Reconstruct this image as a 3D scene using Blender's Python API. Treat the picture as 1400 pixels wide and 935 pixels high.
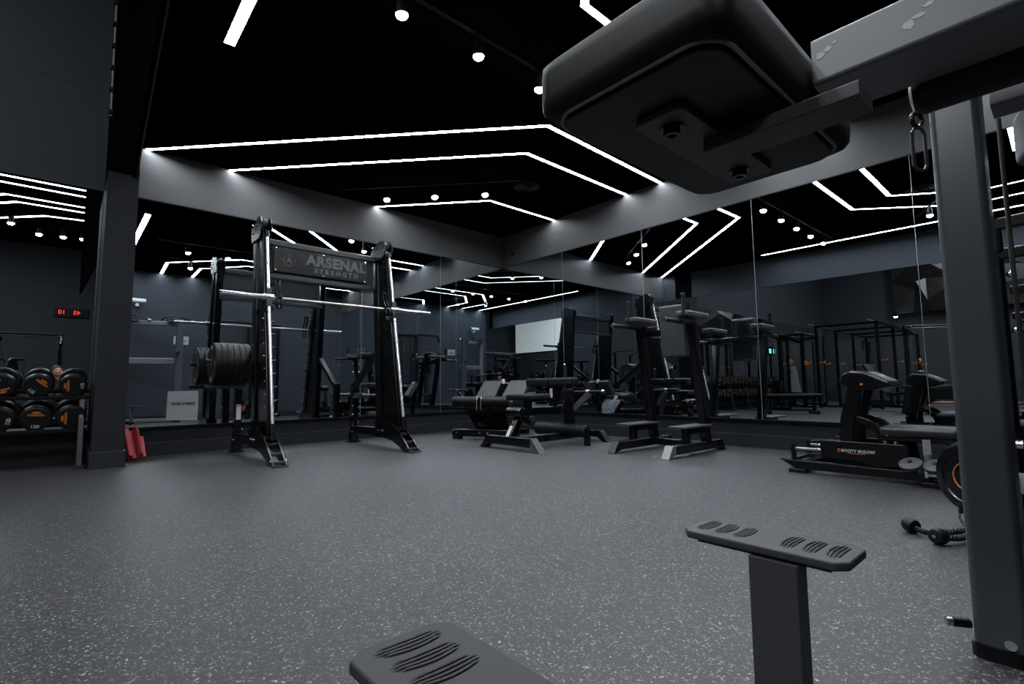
import bpy, bmesh, math, random
from mathutils import Vector, Matrix
from math import sin, cos, pi, radians

for o in list(bpy.data.objects):
    bpy.data.objects.remove(o)
SC = bpy.context.scene
COL = SC.collection
V = Vector

# ------------------------------------------------------------ camera, world, exposure
cam = bpy.data.objects.new('camera', bpy.data.cameras.new('camera'))
COL.objects.link(cam)
cam.data.sensor_width = 36
cam.data.lens = 684.74 / 1400 * 36
cam.data.clip_start = 0.02
PITCH, ROLL, YAW = 0.0882, -0.0107, 0.8424
fw = V((cos(PITCH) * cos(YAW), cos(PITCH) * sin(YAW), sin(PITCH)))
r0 = V((sin(YAW), -cos(YAW), 0))
u0 = r0.cross(fw)
cr = cos(ROLL) * r0 + sin(ROLL) * u0
cu = -sin(ROLL) * r0 + cos(ROLL) * u0
M = Matrix((cr, cu, -fw)).transposed().to_4x4()
M.translation = V((-5.717, -6.634, 0.70))
cam.matrix_world = M
SC.camera = cam

SC.view_settings.view_transform = 'Standard'
SC.view_settings.look = 'None'
SC.view_settings.gamma = 1
SC.view_settings.use_curve_mapping = False
SC.view_settings.exposure = 0.0

W = bpy.data.worlds.new('world')
SC.world = W
W.use_nodes = True
W.node_tree.nodes['Background'].inputs[0].default_value = (0.02, 0.025, 0.03, 1)
W.node_tree.nodes['Background'].inputs[1].default_value = 0.3

STRIP_E = 58.0      # LED strip radiance
SPOT_W = 88.0       # each ceiling spotlight, watts
HALL_W = 235.0      # hall ceiling panels, watts each

ZC = 3.344          # ceiling of the mirrored corner
ZM0, ZM1 = 0.311, 2.779
ZB = 2.75           # underside of the beam
ZH = 6.2            # ceiling of the tall hall
YB = -7.0           # rear wall of the mirrored corner
XF, YF = -17.0, -19.0   # far walls of the hall

# ------------------------------------------------------------ materials
def mat(name, col, rough=.5, metal=0.0, spec=.5, bump=None, noise=None, emis=None, coat=0):
    m = bpy.data.materials.new(name)
    m.use_nodes = True
    nt = m.node_tree
    b = nt.nodes['Principled BSDF']
    b.inputs['Base Color'].default_value = (*col, 1)
    b.inputs['Roughness'].default_value = rough
    b.inputs['Metallic'].default_value = metal
    b.inputs['Specular IOR Level'].default_value = spec
    b.inputs['Coat Weight'].default_value = coat
    if emis:
        b.inputs['Emission Color'].default_value = (*emis[0], 1)
        b.inputs['Emission Strength'].default_value = emis[1]
    tc = nt.nodes.new('ShaderNodeTexCoord')
    if noise:                                   # (scale, amount) tone variation
        n = nt.nodes.new('ShaderNodeTexNoise')
        n.inputs['Scale'].default_value = noise[0]
        n.inputs['Detail'].default_value = 5
        nt.links.new(tc.outputs['Object'], n.inputs['Vector'])
        mx = nt.nodes.new('ShaderNodeMix')
        mx.data_type = 'RGBA'
        a = noise[1]
        mx.inputs[6].default_value = (*[c * (1 - a) for c in col], 1)
        mx.inputs[7].default_value = (*[c * (1 + a) for c in col], 1)
        nt.links.new(n.outputs[0], mx.inputs[0])
        nt.links.new(mx.outputs[2], b.inputs['Base Color'])
    if bump:                                    # (scale, strength)
        n = nt.nodes.new('ShaderNodeTexNoise')
        n.inputs['Scale'].default_value = bump[0]
        n.inputs['Detail'].default_value = 4
        nt.links.new(tc.outputs['Object'], n.inputs['Vector'])
        bp = nt.nodes.new('ShaderNodeBump')
        bp.inputs['Strength'].default_value = bump[1]
        bp.inputs['Distance'].default_value = .003
        nt.links.new(n.outputs[0], bp.inputs['Height'])
        nt.links.new(bp.outputs[0], b.inputs['Normal'])
    return m

M_WALL_LIT = mat('wall_paint_lit_band', (.056, .058, .061), .5, spec=.3, noise=(2.2, .10), bump=(60, .05))  # strip light on the upper wall, put into a paler wall colour
M_WALL_SHADE = mat('wall_paint_shaded', (.0125, .0140, .0175), .65, spec=.12, noise=(2.2, .10), bump=(60, .05))  # shade on column and lower walls, put into a darker wall colour
M_CEIL = mat('black_ceiling_paint', (.0014, .0017, .0023), .9, spec=0.0, bump=(40, .05))
M_HALL = mat('hall_wall_paint', (.024, .0285, .036), .7, spec=.3, noise=(1.5, .08))
M_BASE = mat('baseboard_paint', (.0115, .0135, .018), .45, spec=.3)
M_MIRROR = mat('mirror_glass', (.70, .765, .80), 0.0, 1.0)
M_SEAM = mat('mirror_edge', (.55, .6, .62), .25, .6)
M_TRIM = mat('mirror_channel', (.002, .0022, .003), .35, spec=.2)
M_BLK = mat('black_powder_coat', (.0014, .0015, .0020), .27, 0, .34)
M_GLOSS = mat('gloss_black_steel', (.0012, .0013, .0018), .18, 0, .40)
M_VINYL = mat('black_vinyl', (.0030, .0034, .0048), .5, spec=.2, bump=(500, .05))
M_GVINYL = mat('charcoal_vinyl', (.024, .0262, .031), .46, spec=.4, bump=(500, .05))
M_FOAM = mat('black_foam', (.0022, .0024, .003), .5, spec=.25)
M_RUB = mat('matte_rubber', (.0022, .0024, .003), .48, spec=.28, bump=(300, .05))
M_GRIP = mat('tread_rubber', (.030, .031, .035), .6, spec=.3, bump=(400, .12))
M_STEEL = mat('satin_grey_steel', (.125, .128, .134), .42, .3)
M_DST = mat('dark_silver_steel', (.017, .019, .0235), .30, .2)
M_CHR = mat('chrome', (.62, .64, .67), .16, 1.0)
M_POST = mat('dark_silver_lacquer', (.046, .051, .059), .28, .15, .5)
M_PLATE = mat('grey_powder_coat', (.036, .0375, .042), .5, spec=.35)
M_KNURL = mat('knurled_steel', (.36, .33, .31), .38, 1.0)
M_WHITE = mat('white_paper', (.30, .315, .33), .7, noise=(9, .05))
M_CREAM = mat('screen_cloth', (.75, .74, .70), .8, emis=((1, .97, .9), .33))
M_INK = mat('black_ink', (.01, .01, .012), .6)
M_GREYINK = mat('grey_lettering', (.06, .063, .07), .4)
M_WINK = mat('white_lettering', (.33, .33, .33), .5)
M_ORG = mat('orange_print', (.42, .12, .012), .5)
M_RED = mat('red_foam', (.34, .035, .045), .6, bump=(120, .2))
M_REDLED = mat('red_led', (.3, .0, .0), .4, emis=((1, .04, .02), 2.2))
M_TEAL = mat('teal_display', (.05, .3, .3), .4, emis=((.2, .9, .85), 1.6))
M_WOOD = mat('platform_wood', (.42, .27, .19), .45, noise=(6, .25))
M_SKIN = mat('skin', (.42, .2, .13), .55)
M_CLOTH = mat('dark_clothing', (.03, .031, .036), .85)
M_HAIR = mat('dark_hair', (.012, .009, .008), .6)
M_PLAST = mat('white_plastic', (.6, .61, .62), .4)
M_BPL = mat('black_plastic', (.0018, .0019, .0025), .45, spec=.2)
M_ART = mat('faceted_panel', (.010, .009, .0095), .4, .2)
M_CABLE = mat('black_cable', (.01, .01, .01), .5)

def emit_mat(name, col, st):
    m = bpy.data.materials.new(name)
    m.use_nodes = True
    nt = m.node_tree
    nt.nodes.clear()
    e = nt.nodes.new('ShaderNodeEmission')
    e.inputs[0].default_value = (*col, 1)
    e.inputs[1].default_value = st
    o = nt.nodes.new('ShaderNodeOutputMaterial')
    nt.links.new(e.outputs[0], o.inputs[0])
    return m
M_LED = emit_mat('led_strip', (.90, .95, 1), STRIP_E)
M_LENS = emit_mat('spot_lens', (1, .97, .96), 60)

def floor_material():
    m = bpy.data.materials.new('speckled_rubber_floor')
    m.use_nodes = True
    nt = m.node_tree
    L = nt.links.new
    b = nt.nodes['Principled BSDF']
    b.inputs['Roughness'].default_value = .5
    b.inputs['Specular IOR Level'].default_value = .45
    tc = nt.nodes.new('ShaderNodeTexCoord')
    wn = nt.nodes.new('ShaderNodeTexNoise')
    wn.inputs['Scale'].default_value = 70
    wn.inputs['Detail'].default_value = 2
    L(tc.outputs['Object'], wn.inputs['Vector'])
    ad = nt.nodes.new('ShaderNodeVectorMath')
    ad.operation = 'MULTIPLY_ADD'
    ad.inputs[1].default_value = (.022, .022, .022)
    L(wn.outputs['Color'], ad.inputs[0])
    L(tc.outputs['Object'], ad.inputs[2])
    col = nt.nodes.new('ShaderNodeTexNoise')
    col.inputs['Scale'].default_value = 1.1
    col.inputs['Detail'].default_value = 6
    L(tc.outputs['Object'], col.inputs['Vector'])
    base = nt.nodes.new('ShaderNodeMix')
    base.data_type = 'RGBA'
    base.inputs[6].default_value = (.0095, .0103, .0128, 1)
    base.inputs[7].default_value = (.0160, .0168, .0200, 1)
    L(col.outputs[0], base.inputs[0])
    prev = base.outputs[2]
    for sc, thr, keep, cl, mixf in ((105, .40, .45, (.26, .255, .25), 1), (170, .45, .5, (.105, .108, .116), 1), (62, .26, .74, (.36, .33, .29), .9)):
        v = nt.nodes.new('ShaderNodeTexVoronoi')
        v.inputs['Scale'].default_value = sc
        L(ad.outputs[0], v.inputs['Vector'])
        r = nt.nodes.new('ShaderNodeMapRange')
        r.inputs[1].default_value = thr
        r.inputs[2].default_value = thr * .55
        L(v.outputs['Distance'], r.inputs[0])
        sp = nt.nodes.new('ShaderNodeSeparateColor')
        L(v.outputs['Color'], sp.inputs[0])
        g = nt.nodes.new('ShaderNodeMath')
        g.operation = 'GREATER_THAN'
        g.inputs[1].default_value = keep
        L(sp.outputs[0], g.inputs[0])
        mu = nt.nodes.new('ShaderNodeMath')
        mu.operation = 'MULTIPLY'
        L(r.outputs[0], mu.inputs[0])
        L(g.outputs[0], mu.inputs[1])
        m2 = nt.nodes.new('ShaderNodeMath')
        m2.operation = 'MULTIPLY'
        L(mu.outputs[0], m2.inputs[0])
        L(sp.outputs[1], m2.inputs[1])
        mx = nt.nodes.new('ShaderNodeMix')
        mx.data_type = 'RGBA'
        L(m2.outputs[0], mx.inputs[0])
        L(prev, mx.inputs[6])
        mx.inputs[7].default_value = (*cl, 1)
        prev = mx.outputs[2]
    L(prev, b.inputs['Base Color'])
    bp = nt.nodes.new('ShaderNodeBump')
    bp.inputs['Strength'].default_value = .25
    bp.inputs['Distance'].default_value = .002
    fn = nt.nodes.new('ShaderNodeTexNoise')
    fn.inputs['Scale'].default_value = 260
    L(tc.outputs['Object'], fn.inputs['Vector'])
    L(fn.outputs[0], bp.inputs['Height'])
    L(bp.outputs[0], b.inputs['Normal'])
    return m
M_FLOOR = floor_material()

# ------------------------------------------------------------ mesh helpers (world coordinates)
def frame_from(p0, p1, up=(0, 0, 1)):
    p0, p1 = V(p0), V(p1)
    z = (p1 - p0).normalized()
    up = V(up)
    if abs(z.dot(up)) > .98:
        up = V((0, 1, 0)) if abs(z.y) < .9 else V((1, 0, 0))
    x = up.cross(z).normalized()
    y = z.cross(x)
    return x, y, z

class MB:
    def __init__(s):
        s.bm = bmesh.new()
    def loft(s, rings, closed=True, caps=True):
        bm = s.bm
        vs = [[bm.verts.new(p) for p in r] for r in rings]
        n = len(rings[0])
        for a, b in zip(vs, vs[1:]):
            for i in range(n if closed else n - 1):
                j = (i + 1) % n
                bm.faces.new((a[i], a[j], b[j], b[i]))
        if caps:
            bm.faces.new(vs[0][::-1])
            bm.faces.new(vs[-1])
        return s
    def box(s, lo, hi, bev=0.0):
        t = bmesh.new()
        bmesh.ops.create_cube(t, size=1)
        lo, hi = V(lo), V(hi)
        for v in t.verts:
            v.co = V((lo[i] + (hi[i] - lo[i]) * (v.co[i] + .5) for i in range(3)))
        if bev:
            bmesh.ops.bevel(t, geom=t.edges[:], offset=bev, segments=3, affect='EDGES', profile=.6)
        s.merge(t)
        return s
    def cbox(s, c, size, rot=None, bev=0.0):
        t = bmesh.new()
        bmesh.ops.create_cube(t, size=1)
        for v in t.verts:
            v.co = V((v.co[i] * size[i] for i in range(3)))
        if bev:
            bmesh.ops.bevel(t, geom=t.edges[:], offset=bev, segments=3, affect='EDGES', profile=.6)
        m = rot.to_4x4() if rot is not None else Matrix.Identity(4)
        m = Matrix.Translation(V(c)) @ m
        bmesh.ops.transform(t, matrix=m, verts=t.verts)
        s.merge(t)
        return s
    def merge(s, t):
        me = bpy.data.meshes.new('t')
        t.to_mesh(me)
        t.free()
        s.bm.from_mesh(me)
        bpy.data.meshes.remove(me)
    def bar(s, p0, p1, w, h, up=(0, 0, 1), r=None):
        """rounded rectangular tube: w across, h along up"""
        x, y, z = frame_from(p0, p1, up)
        r = min(w, h) * .18 if r is None else r
        prof = []
        for cx, cy, a0 in ((1, 1, 0), (-1, 1, 90), (-1, -1, 180), (1, -1, 270)):
            for k in range(4):
                a = radians(a0 + k * 30)
                prof.append((cx * (w / 2 - r) + r * cos(a), cy * (h / 2 - r) + r * sin(a)))
        s.loft([[V(p) + x * a + y * b for a, b in prof] for p in (p0, p1)])
        return s
    def cyl(s, p0, p1, r, n=20, r2=None):
        x, y, z = frame_from(p0, p1)
        r2 = r if r2 is None else r2
        s.loft([[V(p) + x * (q * cos(2 * pi * i / n)) + y * (q * sin(2 * pi * i / n)) for i in range(n)] for p, q in ((p0, r), (p1, r2))])
        return s
    def lathe(s, p0, p1, prof, n=28):
        """prof: (t along the axis in metres, radius)"""
        x, y, z = frame_from(p0, p1)
        s.loft([[V(p0) + z * t + x * (q * cos(2 * pi * i / n)) + y * (q * sin(2 * pi * i / n)) for i in range(n)] for t, q in prof])
        return s
    def tube(s, pts, r, n=10, rad=None):
        pts = [V(p) for p in pts]
        rings = []
        prev = None
        for i, p in enumerate(pts):
            d = (pts[min(i + 1, len(pts) - 1)] - pts[max(i - 1, 0)]).normalized()
            if prev is None:
                x, y, _ = frame_from(p, p + d)
            else:
                x = (prev - d * prev.dot(d)).normalized()
                y = d.cross(x)
            prev = x
            q = r if rad is None else rad[i]
            rings.append([p + x * (q * cos(2 * pi * k / n)) + y * (q * sin(2 * pi * k / n)) for k in range(n)])
        s.loft(rings)
        return s
    def prism(s, poly, d, bev=0.0):
        """poly: 3-D outline, extruded by vector d"""
        t = bmesh.new()
        d = V(d)
        a = [t.verts.new(V(p) - d / 2) for p in poly]
        b = [t.verts.new(V(p) + d / 2) for p in poly]
        t.faces.new(a[::-1])
        t.faces.new(b)
        n = len(poly)
        for i in range(n):
            t.faces.new((a[i], a[(i + 1) % n], b[(i + 1) % n], b[i]))
        bmesh.ops.recalc_face_normals(t, faces=t.faces)
        if bev:
            bmesh.ops.bevel(t, geom=t.edges[:], offset=bev, segments=3, affect='EDGES', profile=.6)
        s.merge(t)
        return s
    def sphere(s, c, r, sc=(1, 1, 1)):
        t = bmesh.new()
        bmesh.ops.create_uvsphere(t, u_segments=20, v_segments=12, radius=r)
        for v in t.verts:
            v.co = V((v.co[i] * sc[i] + c[i] for i in range(3)))
        s.merge(t)
        return s
    def torus(s, c, axis, R, r, n=28, m=8, sc=1.0):
        x, y, z = frame_from(c, V(c) + V(axis))
        pts = []
        bm = s.bm
        rings = []
        for i in range(n):
            a = 2 * pi * i / n
            d = x * cos(a) + y * sin(a) * sc
            dn = d.normalized()
            ce = V(c) + d * R
            rings.append([bm.verts.new(ce + dn * (r * cos(2 * pi * k / m)) + z * (r * sin(2 * pi * k / m))) for k in range(m)])
        for i in range(n):
            a, b = rings[i], rings[(i + 1) % n]
            for k in range(m):
                bm.faces.new((a[k], a[(k + 1) % m], b[(k + 1) % m], b[k]))
        return s
    def build(s, name, m, parent=None, smooth=True):
        if name in ('bolt', 'socket_bolt', 'cap', 'knob', 'end_cap', 'rung', 'rod_socket', 'safety_peg', 'paint_scuff', 'tread_rib', 'clip'):
            bm = s.bm
            bm.verts.ensure_lookup_table()
            seen, groups = set(), []
            for v in bm.verts:
                if v in seen:
                    continue
                st, g = [v], []
                seen.add(v)
                while st:
                    q = st.pop()
                    g.append(q)
                    for e in q.link_edges:
                        w_ = e.other_vert(q)
                        if w_ not in seen:
                            seen.add(w_)
                            st.append(w_)
                groups.append(g)
            if len(groups) > 1:
                outs = []
                for g in groups:
                    t = MB()
                    mp_ = {v: t.bm.verts.new(v.co) for v in g}
                    for f in {f for v in g for f in v.link_faces}:
                        t.bm.faces.new([mp_[v] for v in f.verts])
                    outs.append(t._build(name, m, parent, smooth))
                bm.free()
                return outs[0]
        return s._build(name, m, parent, smooth)
    def _build(s, name, m, parent=None, smooth=True):
        bmesh.ops.recalc_face_normals(s.bm, faces=s.bm.faces)
        off = V((0, 0, 0))
        if parent is not None:
            q = parent
            while q is not None:
                off += q.location
                q = q.parent
            bmesh.ops.translate(s.bm, vec=-off, verts=s.bm.verts)
        me = bpy.data.meshes.new(name)
        s.bm.to_mesh(me)
        s.bm.free()
        me.materials.append(m)
        if smooth:
            for p in me.polygons:
                p.use_smooth = True
            me.set_sharp_from_angle(angle=radians(38))
        o = bpy.data.objects.new(name, me)
        COL.objects.link(o)
        if smooth:
            wn = o.modifiers.new('weighted', 'WEIGHTED_NORMAL')
            wn.keep_sharp = True
            wn.weight = 80
        if parent is not None:
            o.parent = parent
        return o

def tag(o, label, cat, group=None):
    o['label'] = label
    o['category'] = cat
    if group:
        o['group'] = group
    return o
def thing(name, label, cat, loc=(0, 0, 0), group=None):
    o = bpy.data.objects.new(name, None)
    o.empty_display_size = .1
    COL.objects.link(o)
    o.location = loc
    return tag(o, label, cat, group)
def structure(o):
    o['kind'] = 'structure'
    return o
def origin_to(o, c):
    """move a top-level mesh's origin to c without moving the mesh"""
    o.data.transform(Matrix.Translation(-V(c)))
    o.location = c
    return o

def text(name, body, m, parent, c, xdir, updir, size, depth=.0015, shear=0.0, bold=0.0, space=1.0, align='CENTER', sx=1.0):
    cu_ = bpy.data.curves.new('t', 'FONT')
    cu_.body = body
    cu_.size = size
    cu_.extrude = depth
    cu_.shear = shear
    cu_.offset = bold
    cu_.space_character = space
    cu_.align_x = align
    cu_.align_y = 'CENTER'
    to = bpy.data.objects.new('t', cu_)
    COL.objects.link(to)
    bpy.context.view_layer.update()
    me = bpy.data.meshes.new_from_object(to.evaluated_get(bpy.context.evaluated_depsgraph_get()))
    bpy.data.objects.remove(to)
    bpy.data.curves.remove(cu_)
    x, y = V(xdir).normalized(), V(updir).normalized()
    z = x.cross(y)
    R = Matrix((x, y, z)).transposed().to_4x4()
    off = V((0, 0, 0))
    q = parent
    while q is not None:
        off += q.location
        q = q.parent
    me.transform(Matrix.Diagonal((sx, 1, 1, 1)))
    me.transform(Matrix.Translation(V(c) - off) @ R)
    me.materials.clear()
    me.materials.append(m)
    me.name = name
    o = bpy.data.objects.new(name, me)
    COL.objects.link(o)
    o.parent = parent
    return o

# ================================================================ SETTING
def slab(name, lo, hi, m):
    return structure(MB().box(lo, hi).build(name, m, smooth=False))
slab('floor', (XF - .2, YF - .2, -.1), (.2, .2, 0), M_FLOOR)
slab('wall_left', (-5.36, 0, -.1), (.2, .2, ZC + .1), M_WALL_SHADE)
slab('trim_lit_band_left', (-5.275, -.012, ZM1 + .002), (0, 0, ZC), M_WALL_LIT)  # thin facing that carries the lit tone of the upper wall
slab('trim_lit_band_right', (-.012, YB, ZM1 + .002), (0, -.012, ZC), M_WALL_LIT)
slab('wall_hall_left', (XF - .2, 0, -.1), (-5.36, .2, ZH + .1), M_HALL)
slab('wall_right', (0, YB - .2, -.1), (.2, 0, ZC + .1), M_WALL_SHADE)
slab('wall_rear', (-5.22, YB - .2, -.1), (0, YB, ZC + .1), M_HALL)
slab('wall_hall_far', (XF - .2, YF, -.1), (XF, 0, ZH + .1), M_HALL)
slab('wall_hall_rear', (XF - .2, YF - .2, -.1), (.2, YF, ZH + .1), M_HALL)
slab('wall_hall_side', (0, YF - .2, -.1), (.2, YB - .2, ZH + .1), M_HALL)
slab('wall_hall_upper', (-5.22, YB - .2, ZC), (.0, YB, ZH), M_HALL)
structure(MB().prism([(-5.28, .2, ZC + .075), (.2, .2, ZC + .075), (.2, YB, ZC + .075), (-5.55, YB, ZC + .075)], (0, 0, .15)).build('ceiling', M_CEIL, smooth=False))
slab('ceiling_hall', (XF - .2, YF - .2, ZH), (.2, .2, ZH + .15), M_CEIL)
# deep beam between the mirrored corner and the hall, very slightly skewed to the wall
structure(MB().prism([(-5.303, .0, 0), (-5.275, .0, 0), (-5.552, -7.2, 0), (-5.580, -7.2, 0)], (0, 0, ZH - ZB)).build('trim_beam', M_CEIL, smooth=False)).location.z = (ZB + ZH) / 2
structure(MB().prism([(-5.275, .0, 0), (-5.263, .0, 0), (-5.533, -7.0, 0), (-5.545, -7.0, 0)], (0, 0, ZC - ZB)).build('trim_fascia', M_HALL, smooth=False)).location.z = (ZB + ZC) / 2
slab('wall_column_upper', (-5.505, -.728, ZB + .01), (-5.275, -.002, ZH), M_CEIL)
slab('wall_column', (-5.51, -.73, 0), (-5.275, -.002, ZB + .01), M_WALL_SHADE)
slab('baseboard_column', (-5.522, -.748, 0), (-5.262, -.002, .148), M_BASE)
slab('baseboard_left', (-5.262, -.016, 0), (0, 0, .141), M_BASE)
slab('baseboard_right', (-.016, YB, 0), (0, -.016, .141), M_BASE)
slab('baseboard_rear', (-5.22, YB, 0), (-.016, YB + .016, .141), M_BASE)
slab('baseboard_hall', (XF, -.016, 0), (-5.53, 0, .141), M_BASE)
M_LINE = mat('baseboard_highlight', (.045, .048, .054), .4)  # highlight along the baseboard's top edge, added as thin paler strips
slab('trim_highlight_left', (-5.262, -.0175, .139), (0, 0, .1425), M_LINE)
slab('trim_highlight_right', (-.0175, YB, .139), (0, -.0175, .1425), M_LINE)
slab('trim_highlight_column', (-5.5235, -.7495, .146), (-5.2605, -.002, .1495), M_LINE)
slab('trim_mirror_left', (-5.27, -.022, ZM0 - .03), (-.0, 0, ZM0), M_TRIM)
slab('trim_mirror_right', (-.022, YB, ZM0 - .03), (0, -.022, ZM0), M_TRIM)
slab('trim_mirror_hall', (-16.9, -.022, ZM0 - .03), (-5.52, 0, ZM0), M_TRIM)
slab('trim_left', (-5.27, -.0135, ZM1), (0, 0, ZM1 + .010), M_TRIM)
slab('trim_right', (-.0135, YB, ZM1), (0, -.0135, ZM1 + .010), M_TRIM)
# drywall joint on the tall hall wall
slab('trim_joint', (XF, -.004, 3.862), (-5.53, 0, 3.870), mat('joint_line', (.022, .024, .028), .7))

ordn = ['first', 'second', 'third', 'fourth', 'fifth', 'sixth', 'seventh', 'eighth', 'ninth', 'tenth', 'eleventh', 'twelfth', 'thirteenth', 'fourteenth', 'fifteenth', 'sixteenth', 'seventeenth', 'eighteenth', 'nineteenth', 'twentieth', 'twenty-first', 'twenty-second', 'twenty-third', 'twenty-fourth', 'twenty-fifth']
def panel(lo, hi, edges, label, group):
    o = tag(MB().box(lo, hi).build('mirror_panel', M_MIRROR, smooth=False), label, 'mirror', group)
    e = MB()
    for a, b in edges:
        e.box(a, b)
    e.build('polished_edge', M_SEAM, o, smooth=False)
    return o
xs = [0, -1.32, -2.64, -3.96, -5.272]
for i in range(4):
    a, b = xs[i + 1], xs[i]
    panel((a + .003, -.008, ZM0), (b - .003, -.001, ZM1), [((a + .0005, -.0085, ZM0), (a + .003, -.001, ZM1))],
          'tall mirror panel on the left wall, %s from the room corner' % ordn[i], 'mirror panels on the left wall')
ys = [0, -1.43, -2.88, -4.33, -5.76, -7.0]
for i in range(5):
    a, b = ys[i + 1], ys[i]
    panel((-.008, a + .003, ZM0), (-.001, b - .003, ZM1), [((-.0085, a + .0005, ZM0), (-.001, a + .003, ZM1))],
          'tall mirror panel on the right wall, %s from the room corner' % ordn[i], 'mirror panels on the right wall')
for i in range(8):
    b = -5.512 - i * 1.42
    a = b - 1.42
    panel((a + .003, -.008, ZM0), (b - .003, -.001, ZM1), [((a + .0005, -.0085, ZM0), (a + .003, -.001, ZM1))],
          'mirror panel behind the dumbbell rack, %s beyond the column' % ordn[i], 'mirror panels behind the dumbbells')

# ------------------------------------------------------------ LED strips
def strip(pts, z, label, w=.056, group='LED light strips on the black ceiling', m=M_LED, name='led_strip_light'):
    c = V((*pts[len(pts) // 2], z))
    root = thing(name, label, 'ceiling light', c, group)
    def ribbon(w, z0, z1, nm, mm, off=0.0):
        mb = MB()
        P = [V((*p, 0)) for p in pts]
        side, shift = [], []
        for i, p in enumerate(P):
            d0 = (P[i] - P[i - 1]).normalized() if i else None
            d1 = (P[i + 1] - P[i]).normalized() if i < len(P) - 1 else None
            if d0 is None: d0 = d1
            if d1 is None: d1 = d0
            n0, n1 = V((-d0.y, d0.x, 0)), V((-d1.y, d1.x, 0))
            b = (n0 + n1).normalized()
            k = 1 / max(.3, b.dot(n0))
            side.append(b * (w / 2 * k))
            P[i] = P[i] + V((0, 0, 0))
            shift.append(b * (off * k))
        rings = [[p - s + V((0, 0, z0)), p + s + V((0, 0, z0)), p + s + V((0, 0, z1)), p - s + V((0, 0, z1))] for p, s in zip([a + c_ for a, c_ in zip(P, shift)], side)]
        mb.loft(rings)
        mb.build(nm, mm, root, smooth=False)
    ribbon(w + .012, z - .004, z - .0005, 'housing', M_BPL)
    for sd in (-1, 1):
        ribbon(.004, z - .0155, z - .004, 'channel_wall', M_CEIL, sd * (w / 2 + .003))
    ribbon(w, z - .006, z - .004, 'diffuser', m)
strip([(-5.18, -.014), (-2.18, -3.25), (-.014, -3.20)], ZC, 'longest chevron LED strip crossing above the smith machine')
strip([(-4.36, -.014), (-1.93, -2.67), (-.014, -2.66)], ZC, 'middle chevron LED strip nested inside the longest one')
strip([(-2.45, -.014), (-1.33, -1.275), (-.014, -1.27)], ZC, 'shortest chevron LED strip nearest the room corner')
strip([(-4.905, -2.50), (-4.92, -5.2), (-4.93, -6.998)], ZC, 'straight LED strip running beside the beam', w=.075)
strip([(-.014, -4.52), (-3.15, -4.55), (-4.25, -5.75), (-4.2, -6.998)], ZC, 'bent LED strip with three legs over the bench side of the room')
strip([(-.014, -5.06), (-2.9, -5.06), (-3.62, -5.95), (-3.6, -6.998)], ZC, 'bent LED strip with three legs set inside the longer bent one')
strip([(-.014, -6.38), (-2.3, -6.37), (-2.7, -6.998)], ZC, 'short bent LED strip close to the rear wall')
# strips of the tall hall, running parallel to the mirrored wall
M_LEDH = emit_mat('hall_led_strip', (1, .965, .97), 15)
HG = 'LED light strips on the tall hall ceiling'
for pts, lb in (([(-4.3, -11.15), (-12.5, -11.1)], 'hall LED strip nearest the mirrored wall, straight'),
                ([(-4.3, -11.75), (-12.5, -11.7)], 'hall LED strip second from the mirrored wall, straight'),
                ([(-4.3, -12.85), (-7.2, -12.85), (-10.5, -16.3)], 'hall LED strip bending away past the straight pair'),
                ([(-4.3, -13.4), (-7.0, -13.45), (-9.6, -16.3)], 'hall LED strip bending away, between two other bent strips'),
                ([(-4.3, -14.15), (-6.44, -14.55), (-8.3, -16.5)], 'hall LED strip bending away nearest the rear hall wall')):
    strip(pts, ZH, lb, w=.14, group=HG, m=M_LEDH)

# ------------------------------------------------------------ ceiling spotlights on tracks
def spot(p, label, aim=(0, 0, -1), power=None, group='track spotlights', zt=ZC, sc=1.0):
    power = SPOT_W if power is None else power
    p = V(p)
    root = thing('track_spotlight', label, 'spotlight', p, group)
    a = V(aim).normalized()
    b = MB().cyl(p - a * .05 * sc, p + a * .045 * sc, .036 * sc, 24)
    b.cyl(p - a * .062 * sc, p - a * .05 * sc, .028 * sc, 24)
    b.build('lamp_can', M_BPL, root)
    MB().cyl((p.x, p.y, p.z + .03 * sc), (p.x, p.y, zt - .024), .009 * sc, 10).build('stem', M_BPL, root)
    MB().lathe(p + a * .043 * sc, p + a * .1, [(0, .040 * sc), (.008 * sc, .040 * sc), (.020 * sc, .034 * sc), (.030 * sc, .020 * sc), (.034 * sc, .004 * sc)], 20).build('lens', M_LENS, root)
    ld = bpy.data.lights.new('spot', 'SPOT')
    ld.energy = power
    ld.spot_size = radians(78)
    ld.spot_blend = .9
    ld.shadow_soft_size = .03
    ld.color = (.95, .97, 1)
    lo = bpy.data.objects.new('spot_lamp', ld)
    COL.objects.link(lo)
    lo.parent = root
    lo.location = a * .085 * sc
    lo.rotation_euler = a.to_track_quat('-Z', 'Y').to_euler()
def track(p0, p1, label, z=ZC):
    root = thing('light_track', label, 'light track', ((p0[0] + p1[0]) / 2, (p0[1] + p1[1]) / 2, z))
    d = (V((*p1, 0)) - V((*p0, 0))).normalized()
    MB().bar((*p0, z - .013), (*p1, z - .013), .036, .024, r=.003).build('rail', M_TRIM, root)
    e = MB()
    for p, s in ((p0, -1), (p1, 1)):
        q = V((*p, z - .013))
        e.bar(q, q + d * s * .02, .04, .028, r=.003)
    e.build('end_cap', M_BPL, root)
track((-4.6, -3.86), (-1.3, -3.82), 'black track crossing the ceiling ahead of the camera')
for x, lb in ((-4.18, 'nearest to the beam'), (-3.54, 'second from the beam'), (-2.90, 'third from the beam'), (-2.27, 'fourth from the beam'), (-1.62, 'farthest from the beam')):
    spot((x, -3.85, 3.20), 'black spotlight hanging from the long ceiling track, ' + lb, (.12, .10, -1))
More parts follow.
